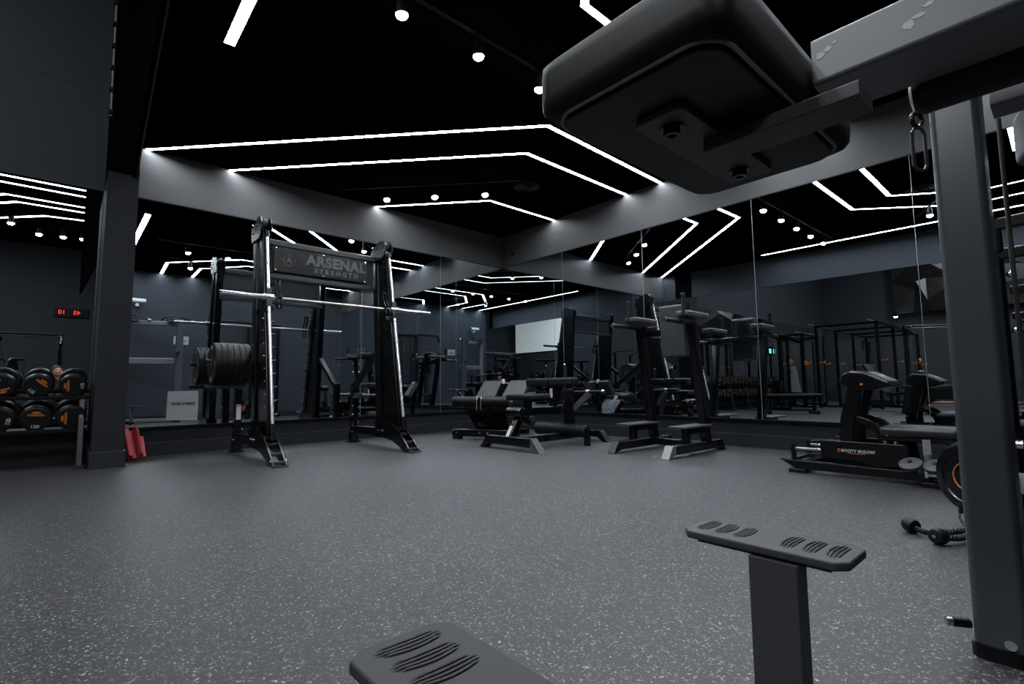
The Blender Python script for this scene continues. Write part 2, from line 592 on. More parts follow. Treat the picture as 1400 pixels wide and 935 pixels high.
track((-3.2, -.22), (-1.5, -2.08), 'black track slanting across the ceiling near the corner')
for p, lb in (((-2.68, -.79), 'closest to the left mirrors'), ((-2.25, -1.27), 'second from the left mirrors'), ((-1.80, -1.75), 'nearest the middle of the room')):
    spot((*p, 3.20), 'black spotlight on the slanted corner track, ' + lb, (-.05, -.15, -1))
track((-4.3, -5.15), (-2.6, -5.95), 'black track near the rear wall of the room')
for p, lb in (((-3.9, -5.35), 'nearer the beam'), ((-3.1, -5.7), 'farther from the beam')):
    spot((*p, 3.24), 'black spotlight on the rear ceiling track, ' + lb)
for x, y, lb in ((-7.2, -14.9, 'first'), (-6.6, -15.9, 'second'), (-6.0, -15.8, 'third'), (-5.5, -15.7, 'fourth'), (-9.5, -5.0, 'fifth'), (-12.5, -3.0, 'sixth'), (-12.5, -6.0, 'seventh')):
    spot((x, y, 5.98), 'hall spotlight high above the hall floor, %s counted from the rear wall' % lb, power=120, group='hall spotlights', zt=ZH, sc=2.0)
spot((-15.9, -2.6, 3.05), 'low hall spotlight under the faceted wall panel', (-.4, 0, -1), power=30, group='hall spotlights', zt=3.3, sc=1.4)

# large soft ceiling panels that light the hall
for i, (x, y) in enumerate(((-9, -4), (-13.5, -5), (-9, -12), (-14, -13))):
    ld = bpy.data.lights.new('hall_panel', 'AREA')
    ld.shape = 'RECTANGLE'
    ld.size, ld.size_y = 2.0, .5
    ld.energy = HALL_W
    ld.color = (.93, .97, 1)
    root = thing('hall_ceiling_light', 'rectangular hall ceiling light, %s in the hall' % ordn[i], 'ceiling light', (x, y, ZH - .03), 'hall panel lights')
    MB().box((x - 1.05, y - .3, ZH - .05), (x + 1.05, y + .3, ZH - .001), .005).build('light_frame', M_BPL, root)
    lo = bpy.data.objects.new('hall_panel_lamp', ld)
    COL.objects.link(lo)
    lo.parent = root
    lo.location = (0, 0, -.03)

# vents and detector
def vent(x, y, label):
    root = thing('ceiling_vent', label, 'vent', (x, y, ZC), 'round ceiling vents')
    MB().lathe((x, y, ZC - .001), (x, y, ZC - .1), [(0, .17), (.006, .172), (.014, .15)], 36).build('rim', M_TRIM, root)
    m = MB()
    for r in (.13, .09, .05):
        m.torus((x, y, ZC - .018), (0, 0, 1), r, .008, 36, 8)
    m.build('louvre', M_TRIM, root)
vent(-1.26, -1.96, 'round black ceiling vent inside the chevron strips near the corner')
vent(-2.94, -5.4, 'round black ceiling vent inside the bent strips near the rear wall')
r = thing('motion_sensor', 'small black motion sensor on the right wall above the mirrors by the corner', 'sensor', (-.013, -.29, 2.99))
MB().lathe((-.0125, -.29, 2.99), (-.1, -.29, 2.99), [(0, .035), (.015, .034), (.03, .022)], 24).build('housing', M_BPL, r)
MB().sphere((-.044, -.29, 2.99), .014).build('lens', M_GLOSS, r)
# conduit under the beam
r = thing('conduit', 'thin grey conduit clipped up the black upper column edge', 'conduit', (-5.52, -.70, 3.4))
MB().tube([(-5.516, -.71, 3.30), (-5.530, -.71, 5.4)], .010, 10).build('pipe', mat('conduit_grey', (.12, .12, .125), .5), r)
for k in range(9):
    z = 3.34 + k * .22
    x = -5.516 - (z - 3.30) * .0067
    MB().box((x - .022, -.735, z - .02), (x + .016, -.695, z + .02), .003).build('clip', M_BPL, r)

# ================================================================ SMITH MACHINE
SM = thing('smith_machine', 'tall glossy black smith machine with white name panel lettering, standing by the left mirrors', 'smith machine', (-3.55, -1.1, 0))
XL, XR = -4.24, -2.86
def rod_y(z):
    return -1.60 + (z - .30) * .197
def smith_side(X, out):
    rail = MB()
    rail.bar((X, -.30, .165), (X, -1.35, .185), .085, .11)
    rail.build('base_rail', M_GLOSS, SM)
    f = MB()
    prof = [(-1.02, .12), (-1.02, .30), (-1.22, .335), (-1.42, .30), (-1.58, .22), (-1.72, .12), (-1.84, .02), (-1.84, .0), (-1.70, .0), (-1.60, .05), (-1.45, .10), (-1.25, .12)]
    for dx in (-.055, .055):
        f.prism([(X + dx, y, z) for y, z in prof], (.012, 0, 0))
    fo = f.build('front_foot', M_GLOSS, SM)
    g = MB()
    for y, z in ((-1.80, .035), (-1.70, .10), (-1.58, .18), (-1.47, .24)):
        g.bar((X - .05, y, z), (X + .05, y, z), .028, .028)
    g.bar((X - .07, -1.84, .006), (X + .07, -1.84, .006), .06, .012)
    g.build('rung', M_DST, fo)
    b = MB()
    for y, z in ((-1.79, .05), (-1.1, .2), (-1.2, .2)):
        for s in (-1, 1):
            b.cyl((X + s * .06, y, z), (X + s * .072, y, z), .012, 10)
    b.build('bolt', M_CHR, fo)
    rf = MB()
    rf.bar((X, -.30, .0), (X, -.30, .115), .10, .12)
    rf.box((X - .07, -.38, 0), (X + .07, -.22, .014), .004)
    rf.build('rear_foot', M_GLOSS, SM)
    rp = MB()
    rp.bar((X, -.30, .11), (X, -.30, 1.06 if out < 0 else .76), .075, .10)
    rp.build('rear_post', M_GLOSS, SM)
    br = MB()
    br.bar((X, -.32, .72), (X, -.90, 1.12), .06, .07)
    br.build('brace', M_GLOSS, SM)
    b = MB()
    for k in range(9):
        for s in (-1, 1):
            b.cyl((X + s * .038, -.345, .14 + k * .11), (X + s * .046, -.345, .14 + k * .11), .009, 8)
    b.build('bolt', M_CHR, SM)
    up = MB()
    up.bar((X, -1.07, .18), (X, -.90, 2.40), .13, .075, up=(1, 0, 0))
    up.prism([(X, -1.10, .24), (X, -1.42, .24), (X, rod_y(2.3) + .10, 2.34), (X, -.95, 2.34)], (.03, 0, 0))
    up.build('upright', M_GLOSS, SM)
    fr = MB()
    fr.bar((X, rod_y(.28) + .105, .28), (X, rod_y(2.34) + .085, 2.34), .11, .065, up=(1, 0, 0))
    fr.build('front_column', M_GLOSS, SM)
    pg = MB()
    for k in range(15):
        z = .45 + k * .13
        y = rod_y(z) + .06
        pg.cyl((X - out * .03, y, z), (X - out * .062, y, z + .008), .009, 8)
    pg.build('safety_peg', M_GLOSS, SM)
    hl = MB()
    for k in range(16):
        z = .40 + k * .125
        hl.cyl((X + out * .032, rod_y(z) + .10, z), (X + out * .038, rod_y(z) + .10, z), .008, 8)
    hl.build('bolt', M_CHR, SM)
    rd = MB()
    rd.cyl((X, rod_y(.34), .34), (X, rod_y(2.30), 2.30), .0165, 20)
    rd.build('guide_rod', mat('polished_rod', (.75, .77, .82), .22, .85), SM)
    cp = MB()
    cp.bar((X, rod_y(.22), .22), (X, rod_y(.37), .37), .05, .05)
    cp.cyl((X, rod_y(2.26), 2.26), (X, rod_y(2.32), 2.32), .028, 16)
    cp.build('rod_socket', M_BLK, SM)
    tp = MB()
    for dx in (-.046, .046):
        tp.prism([(X + dx, -.83, 2.26), (X + dx, -.83, 2.41), (X + dx, -.98, 2.46), (X + dx, -1.06, 2.50), (X + dx, -1.15, 2.48), (X + dx, -1.20, 2.41), (X + dx, -1.20, 2.33), (X + dx, -1.13, 2.26)], (.012, 0, 0), .002)
    t = tp.build('head_bracket', M_BLK, SM)
    MB().lathe((X - .035, -1.08, 2.40), (X + .035, -1.08, 2.40), [(0, .085), (.01, .09), (.02, .075), (.05, .075), (.06, .09), (.07, .085)], 28).build('pulley', M_BPL, t)
    b = MB()
    for y, z in ((-1.08, 2.40), (-.88, 2.36), (-.88, 2.44), (-1.18, 2.36)):
        for s in (-1, 1):
            b.cyl((X + s * .050, y, z), (X + s * .062, y, z), .013, 10)
    b.build('bolt', M_CHR, t)
    # bar carriage with its hook
    z = 1.61
    y = rod_y(z)
    ca = MB()
    ca.bar((X, y - .005, z - .10), (X, y + .02, z + .09), .06, .065)
    ca.box((X - .035, y - .02, z - .15), (X + .035, y + .06, z - .09), .008)
    c = ca.build('carriage', M_BLK, SM)
    hk = MB()
    xi = X - out * .075
    for dd in (0, .04):
        xq = xi - out * dd
        hk.tube([(xq, y - .02, z - .10), (xq, y - .035, z - .03), (xq, y + .0, z + .05), (xq, y + .055, z + .14), (xq, y + .06, z + .20)], .010, 8)
    hk.tube([(xi, y + .06, z + .20), (xi - out * .04, y + .06, z + .20)], .010, 8)
    hk.tube([(xi, y - .02, z - .10), (xi - out * .04, y - .02, z - .10)], .010, 8)
    hk.tube([(xi, y - .03, z + .0), (xi - out * .04, y - .03, z + .0)], .014, 8)
    hk.build('hook', M_GLOSS, c)
    MB().cyl((X - .045, y, z), (X + .045, y, z), .034, 20).build('bearing_cap', M_CHR, c)
    # storage pegs
    for py, pz, L in (((-.45, 1.005, .36), (-.45, .73, .36)) if out < 0 else ((-.42, .60, .30),)):
        p = MB()
        p.bar((X, -.33, pz), (X, -.47, pz), .06, .06)
        p.cyl((X, py, pz), (X + out * L, py, pz), .021, 18)
        p.cyl((X + out * (L - .012), py, pz), (X + out * L, py, pz), .025, 18)
        p.build('storage_peg', M_DST, SM)
smith_side(XL, -1)
smith_side(XR, 1)
# warning sticker
o = MB().box((XL - .024, -.3525, .36), (XL + .024, -.3505, .53)).build('warning_sticker', M_WHITE, SM)
o['label'] = 'white warning sticker with a red top band'
MB().box((XL - .022, -.354, .505), (XL + .022, -.3525, .528)).build('red_band', mat('sticker_red', (.5, .06, .03), .5), o)
cb = MB()
cb.bar((XL, -.90, 2.29), (XR, -.90, 2.29), .07, .07)
cb.bar((XL, -.90, 1.92), (XR, -.90, 1.92), .07, .05)
cb.build('crossbar', M_GVINYL, SM)
pn = MB()
pn.box((XL + .05, -.905, 1.94), (XR - .05, -.895, 2.26))
pn.build('back_panel', M_GVINYL, SM)
sg = MB().box((XL + .15, -.945, 1.975), (XR - .16, -.935, 2.245), .002).build('name_panel', M_BLK, SM)
sg['label'] = 'black name panel with grey lettering'
sx = (XL + XR) / 2
text('lettering', 'ARSENAL', M_GREYINK, sg, (sx + .16, -.947, 2.145), (1, 0, 0), (0, 0, 1), .160, .001, 0, .007, 1.08)
text('lettering', 'STRENGTH', M_GREYINK, sg, (sx + .16, -.947, 2.035), (1, 0, 0), (0, 0, 1), .075, .001, 0, .0035, 1.55)
lg = MB()
lg.torus((sx - .38, -.947, 2.11), (0, 1, 0), .060, .004, 32, 6)
for a in range(4):
    d = V((cos(a * pi / 2), 0, sin(a * pi / 2)))
    lg.bar(V((sx - .38, -.947, 2.11)) + d * .045, V((sx - .38, -.947, 2.11)) + d * .085, .006, .003, up=(0, 1, 0))
lg.build('emblem', M_GREYINK, sg)
text('emblem_letter', 'A', M_GREYINK, sg, (sx - .38, -.947, 2.11), (1, 0, 0), (0, 0, 1), .09, .001, 0, .003)
b = MB()
for x in (XL + .17, sx, XR - .18):
    for z in (1.99, 2.23):
        b.cyl((x, -.950, z), (x, -.944, z), .010, 10)
b.build('bolt', M_CHR, sg)

r = thing('barbell', 'long chrome barbell held across the smith machine at chest height', 'barbell', (-3.5, -1.342, 1.61))
yb = rod_y(1.61)
MB().cyl((XL + .05, yb, 1.61), (XR - .05, yb, 1.61), .0145, 18).build('shaft', M_KNURL, r)
MB().cyl((-4.67, yb, 1.61), (XL - .05, yb, 1.61), .025, 24).build('sleeve', M_CHR, r)
MB().cyl((XR + .05, yb, 1.61), (-2.37, yb, 1.61), .025, 24).build('sleeve', M_CHR, r)
for x in (XL - .05, XR + .05):
    MB().cyl((x - .012, yb, 1.61), (x + .012, yb, 1.61), .038, 24).build('collar', M_CHR, r)

# bumper plates on the rack's upper peg
def bumper(x, label, group, lettering=False):
    r = thing('bumper_plate', label, 'weight plate', (x, -.45, 1.005 - .204), group)
    c0, c1 = (x - .026, -.45, .981), (x + .026, -.45, .981)
    MB().lathe(c0, c1, [(0, .15), (.0, .19), (-.004, .200), (-.004, .219), (.004, .2255), (.048, .2255), (.056, .219), (.056, .200), (.052, .19), (.052, .15)], 48).build('rubber_disc', M_RUB, r)
    MB().lathe((x - .030, -.45, .981), (x + .03, -.45, .981), [(0, .027), (0, .052), (.06, .052), (.06, .027)], 32).build('hub', M_DST, r)
    if lettering:
        for a in (0, pi / 2, pi, 3 * pi / 2):
            c = V((x - .0315, -.45 + .168 * cos(a), .981 + .168 * sin(a)))
            text('marking', '45', M_ORG if a in (0, pi) else M_WINK, r, c, (0, cos(a + pi / 2), sin(a + pi / 2)), (0, cos(a), sin(a)), .06, .0008, 0, .001)
for k in range(6):
    bumper(-4.545 + k * .058 + .03, 'thick black bumper plate on the rack peg, %s' % ['outermost of the stack', 'second from the outside', 'third from the outside', 'fourth from the outside', 'fifth from the outside', 'innermost next to the post'][k], 'bumper plates on the smith machine peg', k == 0)

# ================================================================ DIP AND LEG RAISE STATION
DP = thing('dip_station', 'black vertical knee raise and dip station in front of the right mirrors', 'dip station', (-.95, -3.72, 0))
for Y, s in ((-3.41, 1), (-4.03, -1)):
    b = MB()
    b.bar((-1.38, Y, .075), (-.46, Y, .075), .075, .09)
    b.build('base_rail', M_BLK, DP)
    f = MB()
    f.prism([(-1.36, Y, .12), (-1.37, Y, .03), (-1.50, Y, .0), (-1.50, Y, .006), (-1.42, Y, .12)], (0, .085, 0), .004)
    o = f.build('front_foot', M_STEEL if s < 0 else M_BLK, DP)  # right foot paler: the bright reflection on it is put into its colour
    f = MB()
    f.prism([(-.47, Y, .12), (-.47, Y, .02), (-.36, Y, .0), (-.36, Y, .006), (-.42, Y, .12)], (0, .085, 0), .004)
    f.build('rear_foot', M_BLK, DP)
    MB().bar((-.70, Y, .10), (-.90, Y, 1.34), .085, .10, up=(1, 0, 0)).build('upright', M_GLOSS, DP)
    st = MB()
    st.bar((-1.10, Y, .11), (-1.10, Y, .26), .07, .075, up=(1, 0, 0))
    st.bar((-1.12, Y, .235), (-.72, Y, .235), .07, .06)
    st.build('step_support', M_BLK, DP)
    MB().box((-1.27, Y - .095, .272), (-.74, Y + .095, .292), .006).build('step_plate', M_GRIP, DP)
    a = MB()
    a.bar((-.86, Y, 1.34), (-1.12, Y, 1.34), .06, .06)
    a.bar((-.86, Y, 1.32), (-.80, Y - s * .14, 1.32), .06, .06)
    a.build('arm_frame', M_BLK, DP)
    MB().box((-1.10, Y - .075, 1.385), (-.66, Y + .065, 1.445), .02).build('arm_pad', M_GVINYL, DP)
    MB().cyl((-1.09, Y + s * .02, 1.40), (-1.085, Y + s * .02, 1.61), .021, 18).build('upright_handle', M_FOAM, DP)
    h = MB().cyl((-1.10, Y + .02, 1.335), (-1.38, Y + .02, 1.335), .021, 18).build('dip_handle', M_FOAM, DP)
    MB().cyl((-1.38, Y + .02, 1.335), (-1.395, Y + .02, 1.335), .023, 18).build('end_cap', M_CHR, h)
    MB().cyl((-1.085, Y + s * .02, 1.61), (-1.085, Y + s * .02, 1.625), .022, 18).build('handle_cap', M_CHR, DP)
b = MB()
b.bar((-.80, -3.41, .085), (-.80, -4.03, .085), .075, .075)
b.build('base_crossbar', M_BLK, DP)
b = MB()
b.bar((-.80, -3.37, 1.27), (-.80, -4.07, 1.27), .07, .07)
b.bar((-.79, -3.80, 1.27), (-.79, -3.80, 1.50), .06, .08)
b.build('shoulder_crossbar', M_BLK, DP)
b = MB()
pr = [(-.155, 0), (.155, 0)]
pad_tilt = Matrix.Rotation(radians(-4), 3, 'Y')
b.cbox((-.86, -3.80, 1.27), (.065, .30, .56), pad_tilt, .028)
b.build('back_pad', M_GVINYL, DP)
b = MB()
b.cbox((-.822, -3.80, 1.27), (.012, .26, .50), pad_tilt, .004)
for y in (-3.86, -3.74):
    for z in (1.12, 1.42):
        b.cyl((-.815, y, z), (-.805, y, z), .012, 10)
b.build('pad_backboard', M_BLK, DP)

# ================================================================ LEG CURL / CALF UNIT with two grey pads
PN = thing('adductor_bench', 'low black bench with a double roller and two grey angled pads near the corner', 'exercise bench', (-1.45, -1.35, 0))
A0, A1 = V((-1.72, -.93, 0)), V((-1.30, -1.80, 0))
e1 = (A1 - A0).normalized()
e2 = V((-e1.y, e1.x, 0))          # toward the corner
C0 = (A0 + A1) / 2
def Q(u, v, z):
    return C0 + e1 * u + e2 * v + V((0, 0, z))
MB().bar(Q(-.46, 0, .085), Q(.44, 0, .085), .09, .10).build('front_beam', M_GLOSS, PN)
for s in (-1, 1):
    b = MB()
    b.box(V((-.05, -.06, 0)) + Q(.42 * s, 0, 0), V((.05, .06, .03)) + Q(.42 * s, 0, 0), .008)
    b.cyl(Q(.475 * s, 0, .085), Q(.445 * s, 0, .085), .055, 18)
    b.build('foot_cap', M_BLK, PN)
b = MB()
b.bar(Q(.0, .04, .09), Q(.0, .85, .09), .09, .09)
b.bar(Q(-.3, .82, .05), Q(.3, .82, .05), .08, .08)
b.build('spine_beam', M_GLOSS, PN)
b = MB()
b.prism([Q(-.36, .10, .44), Q(.26, .10, .44), Q(.20, .30, .12), Q(-.27, .30, .12)], V((0, 0, .03)) + e2 * .06, .006)
b.build('shin_plate', M_BLK, PN)
b = MB()
b.bar(Q(-.04, .28, .10), Q(-.04, .03, .50), .12, .07)
b.bar(Q(-.22, .22, .18), Q(.34, .40, .12), .05, .05)
b.build('support_post', M_GLOSS, PN)
b = MB()
for du in (-.055, .005):
    b.tube([Q(-.03 + du, -.06, .56), Q(-.03 + du, -.08, .50), Q(-.05 + du, -.05, .40), Q(-.05 + du, .04, .37)], .008, 8)
b.tube([Q(-.085, -.06, .56), Q(-.025, -.06, .56)], .008, 8)
b.build('adjuster_link', M_CHR, PN)
for s in (-1, 1):
    rr = MB().lathe(Q(-.05 + s * .02, -.01, .50), Q(-.05 + s * .44, -.01, .50), [(0, .06), (.012, .072), (.39, .072), (.40, .06)], 26).build('roller_pad', M_FOAM, PN)
    MB().cyl(Q(-.05 + s * .42, -.01, .50), Q(-.05 + s * .45, -.01, .50), .018, 14).build('roller_cap', M_CHR, rr)
for u0_, u1_ in ((-.30, .02), (.10, .44)):
    b = MB()
    b.prism([Q(u0_, .34, .54), Q(u1_ - .02, .34, .54), Q(u1_ + .04, .48, .77), Q(u0_ + .08, .48, .77)], e2 * .07 - V((0, 0, .03)), .014)
    b.build('angled_pad', M_GVINYL, PN)
b = MB()
b.bar(Q(.05, .42, .10), Q(.05, .46, .74), .07, .06)
b.bar(Q(-.15, .47, .60), Q(.30, .47, .60), .05, .05)
b.build('pad_post', M_BLK, PN)
MB().cyl(Q(.07, .46, .74), Q(.07, .45, .80), .024, 14).build('knob', M_PLAST, PN)
o = MB().cbox(Q(.13, .02, .46), (.07, .02, .07), None, .004).build('rep_counter', M_PLAST, PN)
MB().cbox(Q(.125, .005, .465), (.04, .006, .03)).build('counter_screen', M_BPL, o)
b = MB()
for u, v, z in ((-.06, -.052, .09), (.06, -.052, .09), (-.40, -.052, .09)):
    b.cyl(Q(u, v, z), Q(u, v - .008, z), .014, 12)
b.build('bolt', M_CHR, PN)

# ================================================================ GLUTE HAM / REVERSE HYPER BENCH
GH = thing('hyperextension_bench', 'low black hyperextension bench with grab handles on wide slanted feet', 'exercise bench', (-1.35, -2.42, 0))
YC = -2.42
b = MB().bar((-2.0, -2.08, .10), (-2.0, -2.78, .10), .08, .10).build('front_foot_beam', M_GLOSS, GH)
for y, s in ((-2.08, 1), (-2.78, -1)):
    f = MB()
    f.prism([(-2.0, y, .15), (-2.0, y + s * .02, .15), (-2.0, y + s * .14, .008), (-2.0, y + s * .17, .006), (-2.0, y + s * .17, 0), (-2.0, y + s * .07, 0), (-2.0, y, .05)], (.09, 0, 0), .003)
    f.build('slanted_foot', M_PLATE if s < 0 else M_GLOSS, GH)
MB().bar((-.66, -1.98, .10), (-.66, -2.60, .10), .08, .09).build('rear_foot_beam', M_BLK, GH)
for y, s in ((-1.98, 1), (-2.60, -1)):
    f = MB()
    f.prism([(-.66, y, .145), (-.66, y + s * .03, .145), (-.66, y + s * .16, .006), (-.66, y + s * .16, 0), (-.66, y + s * .08, 0), (-.66, y, .05)], (.085, 0, 0), .003)
    f.build('slanted_foot', M_BLK, GH)
MB().bar((-2.0, YC, .09), (-.66, YC, .10), .075, .09).build('floor_spine', M_GLOSS, GH)
b = MB()
b.bar((-2.0, YC, .12), (-1.82, YC, .42), .08, .09, up=(1, 0, 0))
o = b.build('front_post', M_GLOSS, GH)
MB().prism([(-2.0, YC, .14), (-2.0, YC - .0, .14), (-1.93, YC, .28)], (0, .05, 0)) if False else None
st = MB()
st.cbox((-2.012, YC, .205), (.004, .05, .13), Matrix.Rotation(radians(31), 3, 'Y'))
so = st.build('warning_sticker', M_WHITE, o)
so['label'] = 'white warning sticker'
o = MB().lathe((-1.93, YC + .10, .41), (-1.93, YC - .12, .41), [(0, .045), (.01, .055), (.21, .055), (.22, .045)], 22).build('pivot_drum', M_GLOSS, GH)
b = MB()
b.cbox((-1.80, YC - .02, .36), (.16, .11, .17), Matrix.Rotation(radians(20), 3, 'Y'), .012)
b.cyl((-1.80, YC - .13, .34), (-1.80, YC - .06, .34), .022, 14)
b.build('pivot_block', M_BLK, GH)
b = MB()
b.cyl((-1.80, YC - .17, .34), (-1.80, YC - .13, .34), .03, 16)
b.cyl((-1.88, YC - .085, .40), (-1.88, YC - .075, .40), .02, 12)
b.build('knob', M_DST, GH)
MB().bar((-1.82, YC, .40), (-1.0, YC, .435), .075, .085).build('upper_beam', M_GLOSS, GH)
b = MB()
b.prism([(-1.10, YC, .66), (-.97, YC, .66), (-.95, YC, .12), (-1.07, YC, .12), (-1.08, YC, .34), (-1.20, YC, .395)], (0, .085, 0), .006)
b.build('rear_post', M_BLK, GH)
MB().bar((-1.72, YC, .42), (-1.72, YC, .54), .07, .08, up=(1, 0, 0)).build('seat_post', M_BLK, GH)
b = MB()
b.cbox((-1.70, YC + .02, .575), (.34, .42, .07), None, .028)
b.build('seat_pad', M_VINYL, GH)
MB().bar((-1.30, YC, .44), (-1.30, YC, .70), .075, .085, up=(1, 0, 0)).build('pad_post', M_BLK, GH)
o = MB().box((-1.3475, YC - .03, .56), (-1.343, YC + .01, .67)).build('instruction_sticker', M_WHITE, GH)
for s in (1, -1):
    b = MB()
    b.cbox((-1.30, YC + .03 + s * .20, .745), (.16, .36, .10), None, .03)
    b.build('hip_pad', M_VINYL, GH)
    h = MB().cyl((-1.22, YC + .03 + s * .16, .80), (-1.22, YC + .03 + s * .15, .94), .019, 16).build('grab_handle', M_FOAM, GH)
    MB().lathe((-1.22, YC + .03 + s * .15, .935), (-1.22, YC + .03 + s * .15, .97), [(0, .021), (.02, .021), (.028, .012)], 16).build('handle_cap', M_CHR, h)
    MB().cyl((-1.22, YC + .03 + s * .16, .79), (-1.22, YC + .03 + s * .16, .805), .026, 16).build('handle_flange', M_CHR, h)
b = MB()
b.bar((-1.30, YC + .30, .785), (-1.30, YC - .28, .785), .03, .02)
b.build('pad_rail', M_DST, GH)
o = MB().lathe((-1.13, -1.96, .165), (-1.13, -2.80, .165), [(0, .06), (.02, .075), (.80, .075), (.83, .06)], 28).build('lower_roller', M_FOAM, GH)
MB().bar((-1.13, -2.79, .0), (-1.13, -2.79, .20), .07, .05, up=(1, 0, 0)).build('roller_stand', M_BLK, GH)
b = MB()
b.bar((-.97, YC - .02, .40), (-.88, YC - .22, .61), .04, .07)
b.build('lever_arm', M_PLATE, GH)
b = MB()
b.cyl((-.95, YC + .14, .615), (-.86, YC - .40, .625), .02, 14)
b.build('lever_handle', M_FOAM, GH)
b = MB()
b.sphere((-.895, YC - .20, .625), .03)
b.cyl((-.858, YC - .43, .625), (-.862, YC - .40, .625), .024, 14)
b.build('lever_joint', M_CHR, GH)
b = MB()
b.cyl((-.96, YC - .06, .14), (-.96, YC - .06, .20), .03, 14)
b.cyl((-1.04, YC - .055, .14), (-1.04, YC - .045, .14), .016, 12)
b.build('bolt', M_CHR, GH)

# ================================================================ BOOTY BUILDER HIP THRUST MACHINE
BB = thing('hip_thrust_machine', 'long low black hip thrust machine with curved console and lettered side', 'exercise machine', (-1.15, -5.5, 0))
b = MB()
b.prism([(-1.33, -4.99, .095), (-1.33, -5.03, .075), (-1.33, -5.11, .03), (-1.33, -6.12, .03), (-1.33, -6.12, .085)], (.07, 0, 0), .004)
b.build('base_rail', M_BLK, BB)
b = MB()
b.prism([(-.85, -4.99, .095), (-.85, -5.03, .075), (-.85, -5.11, .03), (-.85, -6.12, .03), (-.85, -6.12, .085)], (.07, 0, 0), .004)
b.build('base_rail', M_BLK, BB)
b = MB()
b.bar((-1.33, -5.15, .06), (-.85, -5.15, .06), .06, .05)
b.bar((-1.33, -5.85, .06), (-.85, -5.85, .06), .06, .05)
b.build('base_crossbar', M_BLK, BB)
for y in (-5.12, -6.05):
    for x in (-1.33, -.85):
        MB().box((x - .05, y - .06, 0), (x + .05, y + .06, .03), .006).build('foot', M_RUB, BB)
for x in (-1.33, -.98):
    rl = MB().cyl((x, -5.10, .185), (x, -5.42, .185), .013, 16).build('guide_rod', M_CHR, BB)
    MB().bar((x, -5.09, .085), (x, -5.09, .215), .035, .03).build('rod_stop', M_BLK, BB)
b = MB()
b.bar((-.98, -5.10, .20), (-.80, -5.22, .20), .03, .04)
b.bar((-1.33, -5.095, .10), (-.98, -5.095, .10), .03, .03)
b.build('front_brace', M_DST, BB)
b = MB()
b.prism([(-1.33, -5.29, .265), (-1.33, -5.81, .265), (-1.33, -5.83, .24), (-1.33, -5.83, .115), (-1.33, -5.62, .095), (-1.33, -5.56, .12), (-1.33, -5.29, .135)], (.05, 0, 0), .006)
sb = b.build('side_panel', M_BLK, BB)
text('lettering', 'BOOTY BUILDER', M_WINK, sb, (-1.356, -5.535, .197), (0, -1, 0), (0, 0, 1), .027, .0008, .12, .001, 1.05)
b = MB().torus((-1.356, -5.415, .197), (1, 0, 0), .010, .0025, 20, 6)
b.build('emblem', M_ORG, sb)
b = MB()
b.bar((-1.3565, -5.47, .180), (-1.3565, -5.58, .180), .001, .0035)
b.build('underline', M_ORG, sb)
b = MB()
b.prism([(-.96, -5.29, .265), (-.96, -5.81, .265), (-.96, -5.83, .115), (-.96, -5.29, .135)], (.05, 0, 0), .006)
b.bar((-1.33, -5.35, .20), (-.96, -5.35, .20), .05, .1)
b.build('carriage', M_BLK, BB)
# curved double column, console
for x in (-1.28, -.98):
    b = MB()
    pts = [(x, -5.455, .24), (x, -5.452, .34), (x, -5.475, .46), (x, -5.51, .58), (x, -5.53, .68)]
    for p, q in zip(pts, pts[1:]):
        b.bar(p, q, .05, .095, up=(0, 1, 0))
    b.build('column', M_BLK, BB)
    b = MB()
    pts = [(x + .02, -5.52, .43), (x + .02, -5.60, .40), (x + .02, -5.655, .35), (x + .02, -5.675, .27)]
    for p, q in zip(pts, pts[1:]):
        b.bar(p, q, .045, .05, up=(0, 1, 0))
    b.build('column_brace', M_BLK, BB)
b = MB()
b.prism([(-1.12, -5.43, .705), (-1.12, -5.455, .765), (-1.12, -5.50, .785), (-1.12, -5.60, .775), (-1.12, -5.745, .70), (-1.12, -5.745, .672), (-1.12, -5.66, .648), (-1.12, -5.52, .635)], (.40, 0, 0), .014)
cs = b.build('console', M_BLK, BB)
b = MB()
b.prism([(-1.12, -5.49, .792), (-1.12, -5.60, .782), (-1.12, -5.735, .712), (-1.12, -5.735, .702), (-1.12, -5.60, .77), (-1.12, -5.49, .78)], (.30, 0, 0), .002)
b.build('console_pad', M_GVINYL, cs)
MB().cbox((-1.12, -5.665, .752), (.12, .035, .002), Matrix.Rotation(radians(27), 3, 'X')).build('label_plate', M_WINK, cs)
MB().box((-1.3215, -5.585, .68), (-1.3195, -5.568, .695)).build('side_emblem', M_ORG, cs)
# bench pad
b = MB()
b.box((-1.32, -6.10, .31), (-1.00, -5.66, .385), .03)
b.build('bench_pad', mat('soft_black_leatherette', (.0065, .007, .0085), .38, spec=.5), BB)
b = MB()
b.box((-1.30, -6.08, .285), (-1.02, -5.68, .31), .004)
b.bar((-1.15, -5.72, .12), (-1.15, -5.72, .29), .08, .06)
b.bar((-1.15, -6.04, .08), (-1.15, -6.04, .29), .08, .06)
b.build('bench_frame', M_BLK, BB)
b = MB()
b.bar((-1.34, -5.93, .31), (-1.36, -5.935, .20), .012, .045, up=(0, 1, 0))
b.cyl((-1.36, -5.935, .215), (-1.36, -5.935, .17), .02, 14)
b.build('belt_bracket', M_STEEL, BB)
for y in (-5.855, -5.985):
    q = MB().lathe((-1.43, y, .135), (-1.43 - .09, y + .02, .135 + .16), [(0, .058), (.006, .066), (.026, .066), (.032, .056), (.036, .02)], 30).build('belt_spool', M_PLATE, BB)
    MB().cyl((-1.448, y + .004, .168), (-1.452, y + .005, .175), .012, 12).build('spool_bolt', M_BPL, q)
b = MB()
b.cyl((-1.37, -5.92, .085), (-1.37, -6.02, .085), .030, 20)
